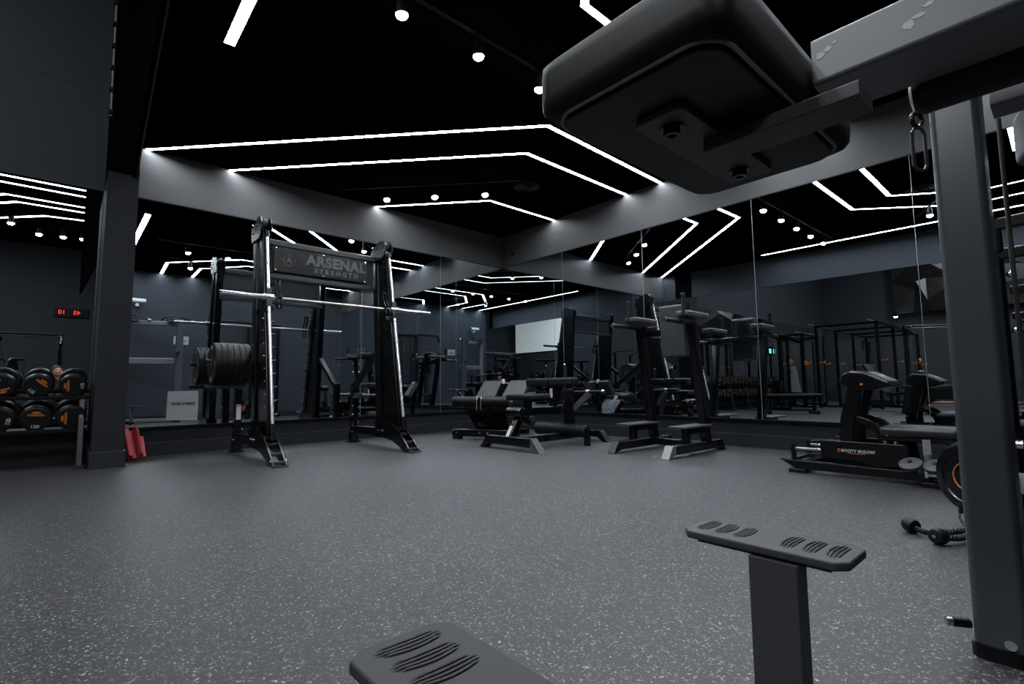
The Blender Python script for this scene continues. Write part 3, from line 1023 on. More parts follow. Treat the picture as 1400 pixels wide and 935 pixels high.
b.box((-1.40, -5.935, .06), (-1.34, -5.915, .135), .004)
b.box((-1.40, -6.025, .06), (-1.34, -6.005, .135), .004)
b.build('belt_roller', M_CHR, BB)
b = MB()
b.cyl((-1.37, -5.93, .0), (-1.37, -5.93, .06), .02, 12)
b.box((-1.42, -6.04, .0), (-1.32, -5.90, .035), .006)
b.build('roller_base', M_BLK, BB)
b = MB()
for y, z in ((-5.70, .275), (-5.76, .275)):
    b.cyl((-1.33, y, z - .012), (-1.33, y, z + .01), .014, 12)
b.sphere((-1.365, -5.835, .16), .018)
b.build('bolt', M_CHR, BB)

# ================================================================ PULL-UP / CHIN STATION (closest, around the camera)
TS = thing('assisted_pull_up_machine', 'big grey assisted pull-up machine closest to the camera, with overhead knee pad and ribbed steps', 'exercise machine', (-4.6, -6.5, 0))
b = MB()
b.bar((-3.872, -6.463, .0), (-3.872, -6.463, 2.18), .135, .105, up=(0, 1, 0), r=.017)
o = b.build('upright', M_POST, TS)
o['label'] = 'tall dark grey upright with rounded edges'
b = MB()
b.bar((-3.872, -6.463, .0), (-3.872, -6.463, .035), .150, .12, up=(0, 1, 0), r=.03)
b.build('foot_collar', M_BLK, TS)
b = MB()
b.cyl((-3.93, -6.405, .075), (-3.95, -6.372, .075), .012, 12)
b.build('bolt_sleeve', M_BLK, TS)
b = MB()
b.cyl((-3.95, -6.372, .075), (-3.957, -6.36, .075), .011, 12)
b.cyl((-3.937, -6.48, .05), (-3.945, -6.48, .05), .012, 12)
b.build('bolt', M_CHR, TS)
MB().bar((-4.85, -6.80, .0), (-4.85, -6.80, 2.18), .12, .10, up=(0, 1, 0), r=.028).build('upright', M_STEEL, TS)
MB().bar((-4.85, -6.80, 2.15), (-3.87, -6.50, 2.15), .07, .10, r=.02).build('top_crossbar', M_STEEL, TS)
MB().bar((-4.82, -6.82, 1.33), (-3.86, -6.60, 1.33), .06, .14, r=.02).build('middle_crossbar', M_STEEL, TS)
MB().bar((-4.80, -6.85, .05), (-3.85, -6.56, .05), .06, .08, r=.02).build('lower_crossbar', M_STEEL, TS)
for cx, cy in ((-4.72, -6.72), (-3.98, -6.45)):
    b = MB()
    b.prism([(cx + .16 * cos(a), cy + .09 * sin(a), 2.19) for a in [i * pi / 8 for i in range(16)]], (0, 0, .01))
    b.build('handle_plate', M_STEEL, TS)
    b = MB()
    b.tube([(cx - .24, cy + .05, 2.20), (cx - .20, cy + .12, 2.25), (cx - .08, cy + .15, 2.28), (cx + .06, cy + .15, 2.28), (cx + .2, cy + .12, 2.25), (cx + .30, cy + .10, 2.22)], .014, 12)
    b.tube([(cx - .15, cy - .09, 2.20), (cx - .08, cy - .09, 2.26), (cx + .08, cy - .09, 2.26), (cx + .15, cy - .09, 2.20)], .014, 12)
    b.build('multi_grip_handle', M_BLK, TS)
    b = MB()
    for d in (-.03, .03):
        b.cyl((cx + d, cy + .05, 2.19), (cx + d, cy + .05, 2.225), .012, 10)
    b.cyl((cx + .28, cy + .10, 2.22), (cx + .35, cy + .10, 2.21), .022, 14)
    b.build('cap', M_CHR, TS)
# carabiner hanging beside the post
r = thing('carabiner', 'small dark carabiner hanging beside the pull-up tower post', 'carabiner', (-3.965, -6.36, 1.42))
b = MB()
b.torus((-4.02, -6.335, 1.455), (.4, 1, 0), .022, .006, 18, 8)
b.cbox((-4.01, -6.345, 1.50), (.04, .035, .05), None, .008)
b.build('swivel', M_BLK, r)
b = MB()
for s in (-1, 1):
    b.tube([V((-4.02, -6.335, 1.36)) + V((s * .0165, -s * .012, z)) for z in (-.04, .0, .055)], .0045, 8)
b.tube([(-4.0365, -6.323, 1.415), (-4.03, -6.33, 1.43), (-4.01, -6.342, 1.43), (-4.0035, -6.347, 1.415)], .0045, 8)
b.tube([(-4.0365, -6.323, 1.32), (-4.03, -6.33, 1.305), (-4.01, -6.342, 1.305), (-4.0035, -6.347, 1.32)], .0045, 8)
b.build('snap_ring', M_DST, r)
MB().bar((-4.0, -6.35, 1.52), (-3.93, -6.42, 1.52), .03, .03).build('hook_arm', M_BLK, r)

r.location.x += .108
r.location.y -= .047

# ================================================================ PREACHER / STEP MACHINE: pad overhead and two ribbed steps
ST = TS
zp = 1.052
b = MB()
b.box((-5.262, -6.435, zp), (-4.828, -6.175, zp + .085), .028)
pd = b.build('overhead_pad', M_VINYL, ST)
def rrect(x0, x1, y0, y1, r, z, n=6):
    out = []
    for cx, cy, a0 in ((x1 - r, y1 - r, 0), (x0 + r, y1 - r, 90), (x0 + r, y0 + r, 180), (x1 - r, y0 + r, 270)):
        for k in range(n + 1):
            a = radians(a0 + k * 90 / n)
            out.append((cx + r * cos(a), cy + r * sin(a), z))
    return out
b = MB()
b.prism(rrect(-5.243, -4.847, -6.416, -6.194, .035, zp - .001), (0, 0, .008), .002)
b.build('pad_board', M_BPL, pd)
b = MB()
pts = rrect(-5.247, -4.843, -6.420, -6.190, .037, zp + .002)
b.tube(pts + [pts[0]], .0028, 6)
b.build('piping', M_STEEL, pd)
b = MB()
b.prism(rrect(-5.172, -4.890, -6.338, -6.268, .012, zp - .010), (0, 0, .009), .0015)
mp = b.build('mounting_plate', M_PLATE, ST)
b = MB()
for x in (-5.135, -4.935):
    b.lathe((x, -6.303, zp - .014), (x, -6.303, zp - .06), [(0, .016), (.003, .016), (.003, .011), (.012, .011), (.012, .006), (.008, .006)], 20)
b.build('socket_bolt', M_BLK, mp)
MB().bar((-5.045, -6.315, zp - .024), (-5.045, -6.497, zp - .024), .058, .018, r=.002).build('strap_bar', M_PLATE, ST)
MB().bar((-5.085, -6.345, zp - .013), (-5.06, -6.365, zp - .013), .02, .014, r=.001).build('weld_tab', M_BLK, mp)
# main arm
b = MB()
b.bar((-4.978, -6.440, 1.105), (-4.978, -6.99, 1.105), .10, .062, r=.006)
ar = b.build('arm_tube', M_STEEL, ST)
b = MB()
for cy, cz, sx_, sz in ((-6.450, 1.110, .006, .006), (-6.458, 1.114, .006, .004), (-6.466, 1.119, .003, .002), (-6.538, 1.100, .007, .006), (-6.547, 1.106, .007, .003), (-6.556, 1.114, .006, .003), (-6.566, 1.121, .007, .003)):
    n = 14
    random.seed(int(cz * 9999))
    b.prism([(-5.0283, cy + sx_ * cos(2 * pi * i / n) * random.uniform(.6, 1.1), cz + sz * sin(2 * pi * i / n) * random.uniform(.6, 1.1)) for i in range(n)], (.0006, 0, 0))
b.build('paint_scuff', mat('bare_paint_scuff', (.42, .42, .42), .5), ar)
b = MB()
b.lathe((-4.90, -6.515, 1.075), (-4.88, -6.98, 1.085), [(0, .012), (.004, .022), (.015, .027), (.40, .027), (.46, .025)], 24)
b.build('hand_grip', M_RUB, ST)
b = MB()
b.bar((-4.80, -6.585, 1.085), (-4.80, -6.99, 1.085), .05, .05, r=.004)
b.build('side_tube', M_STEEL, ST)
MB().cyl((-4.735, -6.587, .06), (-4.735, -6.587, 1.075), .0028, 8).build('pull_cable', M_CABLE, ST)
MB().bar((-4.735, -6.587, .02), (-4.735, -6.99, .02), .04, .04).build('cable_base', M_BLK, ST)
# foot plates
def foot_plate(x0, x1, y0, y1, zt):
    b = MB()
    b.prism([(x0 + .022, y0, zt), (x1 - .022, y0, zt), (x1, y0 + .018, zt), (x1, y1 - .018, zt), (x1 - .022, y1, zt), (x0 + .022, y1, zt), (x0, y1 - .018, zt), (x0, y0 + .018, zt)], (0, 0, .016), .004)
    p = b.build('foot_plate', M_GRIP, ST)
    b = MB()
    yc = (y0 + y1) / 2
    xm = (x0 + x1) / 2
    for g in (-.128, -.088, -.048, .048, .088, .128):
        b = MB()
        for k in (-1.5, -.5, .5, 1.5):
            L = .052 - .007 * abs(k)
            b.tube([(xm - L + 2 * L * t / 8, yc + g + k * .0078 * (.72 + .28 * sin(pi * t / 8)) + .004 * sin(pi * t / 8) * (1 if g < 0 else -1), zt + .0078 - (.003 if t in (0, 8) else 0)) for t in range(9)], .0030, 8)
        b.build('tread_ribs', M_RUB, p)
    b = MB()
    b.prism([(x0 + .02, y0 + .03, 0), (x1 - .02, y0 + .03, 0), (x1 - .02, y1 - .03, 0), (x0 + .02, y1 - .03, 0)], (0, 0, .008), .001)
    o = b.build('plate_underside', M_BLK, p)
    o.location.z = zt - .013 - ST.location.z
for xc in (-4.612, -5.380):
    foot_plate(xc - .073, xc + .073, -6.345, -6.028, .375)
    MB().bar((xc - .055, -6.222, .0), (xc - .055, -6.222, .362), .05, .09, up=(0, 1, 0), r=.004).build('step_post', M_PLATE, ST)
    MB().bar((xc - .055, -6.16, .03), (xc - .055, -6.99, .03), .07, .06).build('base_rail', M_BLK, ST)
MB().bar((-5.40, -6.90, .03), (-4.6, -6.90, .03), .07, .06).build('base_crossbar', M_BLK, ST)
MB().bar((-4.978, -6.93, .03), (-4.978, -6.93, 1.09), .09, .09, up=(0, 1, 0)).build('rear_post', M_BLK, ST)

# ================================================================ LOW CABLE MACHINE behind the post
CM = thing('cable_machine', 'black cable machine with round pulley guard half hidden behind the grey post', 'cable machine', (-2.35, -6.55, 0))
MB().bar((-2.50, -6.405, 0.0), (-2.50, -6.405, 1.31), .07, .06, up=(0, 1, 0), r=.012).build('guide_column', M_DST, CM)
b = MB()
b.bar((-2.42, -6.43, .0), (-2.42, -6.43, 1.33), .04, .035, up=(0, 1, 0))
b.build('inner_column', M_BLK, CM)
b = MB()
b.bar((-2.50, -6.44, 1.285), (-2.50, -6.97, 1.30), .035, .05)
b.bar((-2.44, -6.46, 1.12), (-2.44, -6.97, 1.14), .03, .04)
b.bar((-2.44, -6.46, 1.00), (-2.44, -6.97, 1.01), .03, .03)
b.bar((-2.52, -6.40, 1.42), (-2.52, -6.97, 1.45), .04, .055)
b.bar((-2.50, -6.43, 1.30), (-2.51, -6.43, 1.45), .06, .05)
b.build('guard_rail', M_BLK, CM)
b = MB()
b.cyl((-2.53, -6.41, 1.27), (-2.545, -6.41, 1.27), .018, 12)
b.sphere((-2.50, -6.47, 1.19), .016)
b.sphere((-2.50, -6.47, .93), .016)
b.sphere((-2.50, -6.50, .80), .018)
b.build('bolt', M_CHR, CM)
b = MB()
b.box((-2.35, -6.96, .0), (-1.75, -6.88, 2.28), .01)
b.build('weight_shroud', M_DST, CM)
b = MB()
b.bar((-2.38, -6.84, 0), (-2.38, -6.84, 2.30), .06, .07, up=(0, 1, 0))
b.bar((-1.70, -6.84, 0), (-1.70, -6.84, 2.30), .06, .07, up=(0, 1, 0))
b.bar((-2.42, -6.84, 2.30), (-1.66, -6.84, 2.30), .08, .06)
b.bar((-2.60, -6.90, .04), (-1.60, -6.90, .04), .08, .08)
b.bar((-2.50, -6.25, .03), (-2.50, -6.95, .03), .08, .06)
b.build('tower_frame', M_BLK, CM)
b = MB()
b.bar((-2.70, -6.80, 2.32), (-3.05, -6.74, 2.30), .06, .06)
b.bar((-3.05, -6.74, 2.31), (-3.12, -6.73, 2.10), .05, .05)
b.bar((-2.38, -6.84, 2.32), (-2.72, -6.79, 2.32), .06, .06)
b.build('boom_arm', M_BLK, CM)
MB().tube([(-3.12, -6.73, 2.08), (-3.12, -6.73, 1.76)], .005, 8).build('hanging_cable', M_CABLE, CM)
b = MB()
b.cbox((-3.12, -6.73, 1.72), (.09, .07, .09), None, .01)
b.cyl((-3.36, -6.73, 1.60), (-2.86, -6.73, 1.62), .017, 14)
b.build('cable_handle', M_BLK, CM)
b = MB()
b.cyl((-2.9, -6.62, 1.72), (-2.5, -6.66, 1.73), .014, 12)
b.cyl((-2.45, -6.62, 1.55), (-2.1, -6.66, 1.55), .014, 12)
b.build('grip_bar', M_STEEL, CM)
o = MB().lathe((-2.30, -6.79, 1.70), (-2.30, -6.74, 1.70), [(0, .07), (.004, .08), (.03, .08), (.035, .03)], 26).build('upper_pulley', M_BLK, CM)
MB().cyl((-2.30, -6.752, 1.70), (-2.30, -6.748, 1.70), .025, 18).build('pulley_badge', M_ORG, o)
for x in (-2.2, -1.9):
    MB().cyl((x, -6.85, .1), (x, -6.85, 2.26), .012, 12).build('guide_rod', M_CHR, CM)
b = MB()
for k in range(16):
    b.box((-2.27, -6.875, .12 + k * .045), (-1.83, -6.83, .16 + k * .045), .003)
b.build('weight_stack', M_BLK, CM)
# seat of the machine
b = MB()
b.cbox((-2.22, -6.40, .47), (.32, .30, .07), None, .025)
b.build('seat_pad', M_VINYL, CM)
b = MB()
b.bar((-2.22, -6.45, .05), (-2.22, -6.42, .44), .07, .07, up=(1, 0, 0))
b.build('seat_post', M_BLK, CM)
# pulley guard disc facing the camera
cdir = V((-.80, .60, .05)).normalized()
PC = V((-2.575, -6.283, .262))
b = MB()
b.lathe(PC - cdir * .05, PC + cdir * .2, [(0, .14), (.006, .16), (.07, .16), (.078, .148), (.078, .12), (.072, .115), (.076, .11)], 40)
pg = b.build('pulley_guard', M_GLOSS, CM)
b = MB()
b.torus(PC + cdir * .028, cdir, .062, .003, 32, 6)
b.build('guard_ring_mark', M_ORG, pg)
cx_ = V((0, -1, 0))
cx_ = (cx_ - cdir * cx_.dot(cdir)).normalized()
cy_ = cdir.cross(cx_)
b = MB()
for k, (w, h) in enumerate(((.008, .07), (.008, .05), (.008, .07))):
    b.cbox(PC + cdir * .028 + cx_ * (k - 1) * .018, (w, .004, h))
b.build('guard_emblem', mat('dim_orange', (.3, .12, .04), .5), pg)
b = MB()
b.prism([(-2.56, -6.30, .48), (-2.56, -6.40, .48), (-2.56, -6.44, .20), (-2.56, -6.34, .12)], (.05, 0, 0), .006)
b.build('guard_bracket', M_BLK, CM)
MB().cyl((-2.585, -6.248, .135), (-2.585, -6.248, .095), .022, 16).build('cable_stop', M_BPL, CM)
b = MB()
b.cyl((-2.54, -6.475, .335), (-2.60, -6.475, .335), .014, 12)
b.cyl((-2.54, -6.50, .20), (-2.60, -6.50, .20), .014, 12)
b.build('bolt', M_CHR, CM)
o = MB().cyl((-2.56, -6.40, .42), (-2.56, -6.46, .42), .02, 16).build('axle', M_CHR, CM)
o = MB().box((-2.60, -6.47, .21), (-2.585, -6.41, .30), .004).build('warning_sticker', M_WHITE, CM)

# carabiner and rope attachment on the floor
RP = thing('rope_attachment', 'black braided tricep rope with ball ends lying on the floor', 'rope', (-2.75, -6.15, 0))
def braid(pts, r, twist=.9, strands=3):
    P = [V(p) for p in pts]
    # resample
    out = []
    n = 46
    seg = [0]
    for a, b_ in zip(P, P[1:]):
        seg.append(seg[-1] + (b_ - a).length)
    L = seg[-1]
    for i in range(n + 1):
        t = L * i / n
        k = max(j for j in range(len(seg) - 1) if seg[j] <= t + 1e-9)
        f_ = (t - seg[k]) / (seg[k + 1] - seg[k])
        # catmull-rom
        p0, p1, p2, p3 = P[max(k - 1, 0)], P[k], P[k + 1], P[min(k + 2, len(P) - 1)]
        out.append(.5 * ((2 * p1) + (p2 - p0) * f_ + (2 * p0 - 5 * p1 + 4 * p2 - p3) * f_ ** 2 + (3 * p1 - p0 - 3 * p2 + p3) * f_ ** 3))
    mb = MB()
    for s_ in range(strands):
        pp = []
        for i, p in enumerate(out):
            d = (out[min(i + 1, n)] - out[max(i - 1, 0)]).normalized()
            x = d.cross(V((0, 0, 1))).normalized()
            y = x.cross(d)
            a = i * twist + s_ * 2 * pi / strands
            pp.append(p + x * (r * .5 * cos(a)) + y * (r * .5 * sin(a)))
        mb.tube(pp, r * .56, 8)
    return mb
R0 = V((-2.590, -6.262, .030))
braid([(-2.735, -6.075, .030), (-2.765, -6.11, .024), (-2.765, -6.15, .020), (-2.70, -6.20, .022), (-2.62, -6.26, .028), R0], .013).build('rope_strand', M_RUB, RP)
braid([(-2.850, -6.205, .030), (-2.80, -6.245, .026), (-2.72, -6.275, .03), (-2.63, -6.29, .03), R0], .013).build('rope_strand', M_RUB, RP)
for c, d in (((-2.735, -6.072, .036), (.62, .70, .12)), ((-2.865, -6.190, .036), (-.9, .4, .05))):
    d = V(d).normalized()
    b = MB().lathe(V(c) - d * .028, V(c) + d * .1, [(0, .018), (.004, .029), (.014, .034), (.040, .034), (.052, .028), (.056, .014)], 26)
    e = b.build('end_ball', M_RUB, RP)
    MB().cyl(V(c) + d * .026, V(c) + d * .0295, .007, 12).build('end_pin', M_CHR, e)
MB().torus(R0 + V((0, 0, .02)), (1, .4, 0), .018, .006, 20, 8).build('shackle', M_CHR, RP)
r = thing('snap_hook', 'steel carabiner linking the pulley cable to the rope', 'carabiner', (-2.586, -6.248, .05))
b = MB()
ring = []
for i in range(25):
    a = 2 * pi * i / 24
    ring.append(V((-2.586, -6.248, .070)) + V((-.004, .018, 0)) * (cos(a) * (1.0 + .25 * sin(a))) + V((0, 0, .034)) * sin(a))
b.tube(ring, .0045, 8)
b.build('hook_body', M_CHR, r)

# ================================================================ DUMBBELL RACK along the hall mirrors
RK = thing('dumbbell_rack', 'long two-tier black dumbbell rack with grey legs under the hall mirrors', 'dumbbell rack', (-8.6, -.4, 0))
NX = 24
X0, DX = -5.655, .235
XE = X0 - DX * (NX - 1)
for z, nm in ((.64, 'upper_shelf'), (.345, 'lower_shelf')):
    b = MB()
    for y, dz in ((-.52, -.0), (-.32, .057)):
        b.bar((X0 + .12, y, z + dz), (XE - .17, y, z + dz), .03, .035)
    b.build(nm, M_BLK, RK)
    b = MB()
    for k in range(NX):
        x = X0 - k * DX
        for s in (-.045, .045):
            b.bar((x + s, -.52, z + .022), (x + s, -.32, z + .079), .02, .02)
    b.build('saddle_row', M_BPL, RK)
for i in range(7):
    x = X0 + .07 - i * (X0 - XE + .2) / 6
    b = MB()
    b.bar((x, -.62, .03), (x, -.50, .62), .045, .06, up=(0, 1, 0))
    b.bar((x, -.08, .03), (x, -.22, .78), .045, .06, up=(0, 1, 0))
    b.bar((x, -.54, .31), (x, -.16, .41), .04, .04)
    b.bar((x, -.52, .61), (x, -.20, .70), .04, .04)
    b.box((x - .04, -.64, 0), (x + .04, -.05, .03), .005)
    b.build('leg_frame', M_DST, RK)
def dumbbell(x, y, z, r, spin, label, group, proto=None, txt=None):
    if proto is not None:
        c = proto.copy()
        COL.objects.link(c)
        c.location = (x, y, z)
        c.rotation_mode = 'YXZ'
        c.rotation_euler = (radians(16), spin, 0)
        c['label'] = label
        c['group'] = group
        for ch in list(proto.children):
            d = ch.copy()
            COL.objects.link(d)
            d.parent = c
            for g in list(ch.children):
                e = g.copy()
                COL.objects.link(e)
                e.parent = d
        return c
    t = thing('dumbbell', label, 'dumbbell', (x, y, z), group)
    L = .145
    for s in (-1, 1):
        h = MB().lathe((x, y + s * (L - .085), z), (x, y + s * L, z), [(0, r * .55), (.004, r * .96), (.012, r), (.068, r), (.078, r * .94), (.082, r * .88), (.082, r * .2)], 36).build('head', M_RUB, t)
        if s < 0:
            yy = y - L - .0005 + .003
            text('weight_number', txt, M_WINK, h, (x, yy, z - r * .62), (1, 0, 0), (0, 0, 1), r * .36, .0006, 0, .001)
            text('lettering', 'STRENGTH', M_ORG, h, (x, yy, z + r * .34), (1, 0, 0), (0, 0, 1), r * .2, .0006, 0, .001)
            m = MB()
            m.bar((x - r * .26, yy, z + r * .56), (x + r * .26, yy, z + r * .56), r * .03, r * .05, up=(0, 0, 1))
            m.cyl((x, yy + .001, z + r * .56), (x, yy - .001, z + r * .56), r * .11, 16)
            for q in (-1, 1):
                m.bar((x + q * r * .2, yy, z + r * .48), (x + q * r * .2, yy, z + r * .64), r * .06, .002, up=(0, 1, 0))
            m.build('emblem', M_ORG, h)
    MB().cyl((x, y - .07, z), (x, y + .07, z), .017, 16).build('handle', M_CHR, t)
    return t
spins = [pi / 2, -.7, .4, .1, 2, -1.2, .8, 3, -.3, 1.2, 2.2, -.9]
DBG = 'heavy round-headed dumbbells on the long rack'
P_up = P_lo = None
random.seed(4)
for k in range(NX):
    x = X0 - k * DX
    wt = 115 - 5 * ((k + 1) // 2)
    rr = .098
    pos = 'nearest the column' if k == 0 else '%s from the column' % ordn[k]
    for tier, z in (('upper', .785), ('lower', .495)):
        sp = {('upper', 0): -pi / 2, ('upper', 1): .75, ('upper', 2): 2.8, ('lower', 0): -pi / 2 - .0, ('lower', 1): 0.05, ('lower', 2): -1.4}.get((tier, k), random.uniform(-pi, pi))
        if tier == 'upper':
            if k == 0:
                P_up = dumbbell(x, -.43, z, .100, 0, 'black dumbbell on the upper tier nearest the column', DBG, txt='115')
                P_up.rotation_mode = 'YXZ'
                P_up.rotation_euler = (radians(16), sp, 0)
            else:
                dumbbell(x, -.43, z, rr, sp, 'black dumbbell on the upper tier, ' + pos, DBG, P_up)
        else:
            if k == 0:
                P_lo = dumbbell(x, -.43, z, .108, 0, 'black dumbbell on the lower tier nearest the column', DBG, txt='120')
                P_lo.rotation_mode = 'YXZ'
                P_lo.rotation_euler = (radians(16), sp, 0)
            else:
                dumbbell(x, -.43, z, rr, sp, 'black dumbbell on the lower tier, ' + pos, DBG, P_lo)

# red foam wedges leaning by the column
r = thing('squat_pad', 'red split foam bar pad leaning on the column base beside the mirrors', 'foam pad', (-5.17, -.33, 0))
a0, a1 = V((-5.155, -.37, .045)), V((-5.190, -.16, .30))
az = (a1 - a0).normalized()
ax_ = V((1, 0, 0))
ax_ = (ax_ - az * ax_.dot(az)).normalized()
ay_ = az.cross(ax_)
prof = [(.066 * cos(radians(a)), .066 * sin(radians(a))) for a in range(-52, 233, 15)] + [(.026 * cos(radians(a)), .026 * sin(radians(a))) for a in range(232, -53, -15)]
b = MB()
b.loft([[p + ax_ * u + ay_ * v for u, v in prof] for p in (a0, a1)])
b.build('foam_sleeve', M_RED, r)
b = MB()
b.bar(V((-5.085, -.36, .03)), V((-5.10, -.20, .22)), .035, .03)
b.build('foam_flap', M_RED, r)

# paper notice on the mirror
r = thing('paper_notice', 'large white notice with black slanted capitals stuck low on the mirror', 'sign', (-4.725, -.0095, .52))
b = MB()
b.prism([(-4.868, -.0095, .685), (-4.58, -.0095, .688), (-4.574, -.0095, .53), (-4.579, -.0095, .357), (-4.872, -.0095, .372)], (0, .0012, 0))
b.build('sheet', M_WHITE, r)
text('lettering', 'BEWARE OF MIRROR', M_INK, r, (-4.722, -.0108, .545), (1, .0, 0), (0, 0, 1), .040, .0004, .3, .0022, 1.0, sx=.60)
b = MB()
for i in range(9):
    b.box((-4.655 + i * .0068, -.0108, .4035), (-4.650 + i * .0068, -.0102, .4095))
b.build('small_print', M_GREYINK, r)
# small sign on the rear wall (seen in the mirror)
r = thing('wall_sign', 'small white wall sign with a dark emblem high on the rear wall', 'sign', (-3.765, YB + .003, 1.83))
b = MB().box((-3.91, YB + .0005, 1.735), (-3.62, YB + .004, 1.925), .001).build('board', M_WHITE, r)
b = MB()
b.box((-3.87, YB + .004, 1.80), (-3.66, YB + .0046, 1.83))
b.box((-3.86, YB + .004, 1.895), (-3.67, YB + .0046, 1.902))
b.box((-3.80, YB + .004, 1.76), (-3.73, YB + .0046, 1.768))
b.prism([(-3.79, YB + .0043, 1.84), (-3.74, YB + .0043, 1.84), (-3.765, YB + .0043, 1.885)], (0, .0006, 0))
b.build('emblem', M_GREYINK, r)
# camera dome
r = thing('security_camera', 'white security camera on a short bracket on the rear wall', 'camera', (-4.62, YB + .05, 2.60))
MB().bar((-4.62, YB + .001, 2.56), (-4.62, YB + .14, 2.56), .06, .06).build('bracket', M_PLAST, r)
MB().bar((-4.79, YB + .13, 2.66), (-4.47, YB + .15, 2.65), .09, .085, r=.03).build('camera_body', M_PLAST, r)
MB().cyl((-4.47, YB + .15, 2.65), (-4.455, YB + .151, 2.65), .03, 16).build('lens', M_BPL, r)
r = thing('wall_outlet', 'black power outlet low on the rear wall', 'outlet', (-1.9, YB + .002, .42))
MB().box((-1.94, YB + .001, .36), (-1.86, YB + .010, .48), .003).build('cover_plate', M_BPL, r)
MB().box((-1.915, YB + .010, .39), (-1.885, YB + .0125, .45), .001).build('socket', M_TRIM, r)

# ================================================================ TALL HALL (seen in the mirrors)
r = thing('digital_timer', 'long black wall timer with red digits high on the rear hall wall', 'clock', (-5.75, YF + .05, 3.7))
MB().box((-6.15, YF + .001, 3.52), (-5.15, YF + .07, 3.86), .01).build('case', M_BPL, r)
text('digits', '10', M_REDLED, r, (-5.93, YF + .073, 3.70), (-1, 0, 0), (0, 0, 1), .22, .002)
text('digits', '45', M_REDLED, r, (-5.50, YF + .073, 3.70), (-1, 0, 0), (0, 0, 1), .22, .002)
r = thing('projection_screen', 'big cream projection screen on the far hall wall', 'screen', (XF + .03, -16.2, 3.9))
MB().box((XF + .02, -18.42, 2.90), (XF + .035, -14.02, 4.98)).build('screen_cloth', M_CREAM, r)
b = MB()
b.box((XF + .001, -18.50, 4.98), (XF + .10, -13.94, 5.10), .01)
b.box((XF + .015, -18.44, 2.86), (XF + .04, -14.0, 2.90))
b.build('screen_casing', M_BPL, r)
# faceted mural panel
r = thing('faceted_mural', 'dark faceted triangle panel high on the far hall wall', 'wall art', (XF + .2, -3.9, 4.4))
b = MB().box((XF + .001, -6.4, 3.15), (XF + .35, -2.42, 6.1)).build('panel_box', M_ART, r, smooth=False)
random.seed(11)
b = MB()
gy, gz = 7, 5
PT = {}
for i in range(gy + 1):
    for j in range(gz + 1):
        e_ = 0 < i < gy and 0 < j < gz
        PT[i, j] = V((XF + .355 + (random.uniform(.02, .22) if e_ else 0), -6.4 + 3.98 * (i + (random.uniform(-.35, .35) if e_ else 0)) / gy, 3.15 + 2.95 * (j + (random.uniform(-.35, .35) if e_ else 0)) / gz))
for i in range(gy):
    for j in range(gz):
        a, c, d, e_ = PT[i, j], PT[i + 1, j], PT[i + 1, j + 1], PT[i, j + 1]
        for tri in (((a, c, d), (a, d, e_)) if random.random() < .5 else ((a, c, e_), (c, d, e_))):
            b.bm.faces.new([b.bm.verts.new(p) for p in tri])
b.build('facets', M_ART, r, smooth=False)
# rig
def rig(name, label, xs_, ys_, h, extra=0):
    r = thing(name, label, 'power rack', (sum(xs_) / len(xs_), sum(ys_) / 2, 0), 'hall training rigs')
    for x in xs_:
        for y in ys_:
            p = MB().bar((x, y, 0), (x, y, h), .075, .075).build('upright', M_BLK, r)
            b = MB()
            b.bar((x, y - .05, 1.28), (x + .05, y - .19, 1.28), .05, .03)
            b.bar((x + .05, y - .19, 1.26), (x + .05, y - .19, 1.33), .03, .03)
            b.build('bar_hook', M_ORG, p)
    for y in ys_:
        MB().bar((min(xs_), y, h - .04), (max(xs_), y, h - .04), .06, .06).build('top_beam', M_BLK, r)
        MB().cyl((min(xs_), y + .2, h + .05), (max(xs_), y + .2, h + .05), .017, 12).build('pull_up_bar', M_STEEL, r)
    for x in xs_:
        MB().bar((x, ys_[0], h - .04), (x, ys_[1], h - .04), .06, .06).build('cross_beam', M_BLK, r)
        MB().bar((x, ys_[0], .05), (x, ys_[1], .05), .06, .06).build('floor_beam', M_BLK, r)
    b = MB()
    for x in (xs_[0] - .25, xs_[0] - .40, xs_[-1] + .30):
        b.cyl((x, ys_[0], .15), (x, ys_[0], h - .06), .016, 12)
    b.build('guide_rod', M_CHR, r)
    return r
rig('training_rig', 'large black training rig with pull-up bars standing mid hall', (-10.4, -12.2, -14.0, -15.6), (-1.75, -3.2), 2.35)
rig('training_rig', 'smaller black training rig standing close to the mirrored hall wall', (-10.2, -11.9), (-.85, -1.45), 2.15)
rig('training_rig', 'black training rig at the rear of the hall beneath the big screen', (-9.5, -11.5), (-12.5, -14.0), 2.3)
# flat bench
def flat_bench(c0, c1, label, zt=.46):
    c0, c1 = V((*c0, 0)), V((*c1, 0))
    d = (c1 - c0).normalized()
    s = V((-d.y, d.x, 0))
    r = thing('flat_bench', label, 'bench', (c0 + c1) / 2, 'hall benches')
    p = MB()
    p.bar(c0 + V((0, 0, zt - .035)), c1 + V((0, 0, zt - .035)), .28, .07, r=.025)
    p.build('bench_pad', M_FOAM, r)
    MB().bar(c0 + d * .1 + V((0, 0, zt - .10)), c1 - d * .1 + V((0, 0, zt - .10)), .06, .06).build('spine', M_BLK, r)
    for q in (c0 + d * .15, c1 - d * .15):
        b = MB()
        b.bar(q + V((0, 0, .06)), q + V((0, 0, zt - .09)), .06, .06, up=(1, 0, 0))
        b.bar(q - s * .22 + V((0, 0, .04)), q + s * .22 + V((0, 0, .04)), .08, .08)
        b.build('leg', M_BLK, r)
flat_bench((-6.35, -1.72), (-7.15, -2.75), 'black flat bench near the dumbbell rack in the hall')
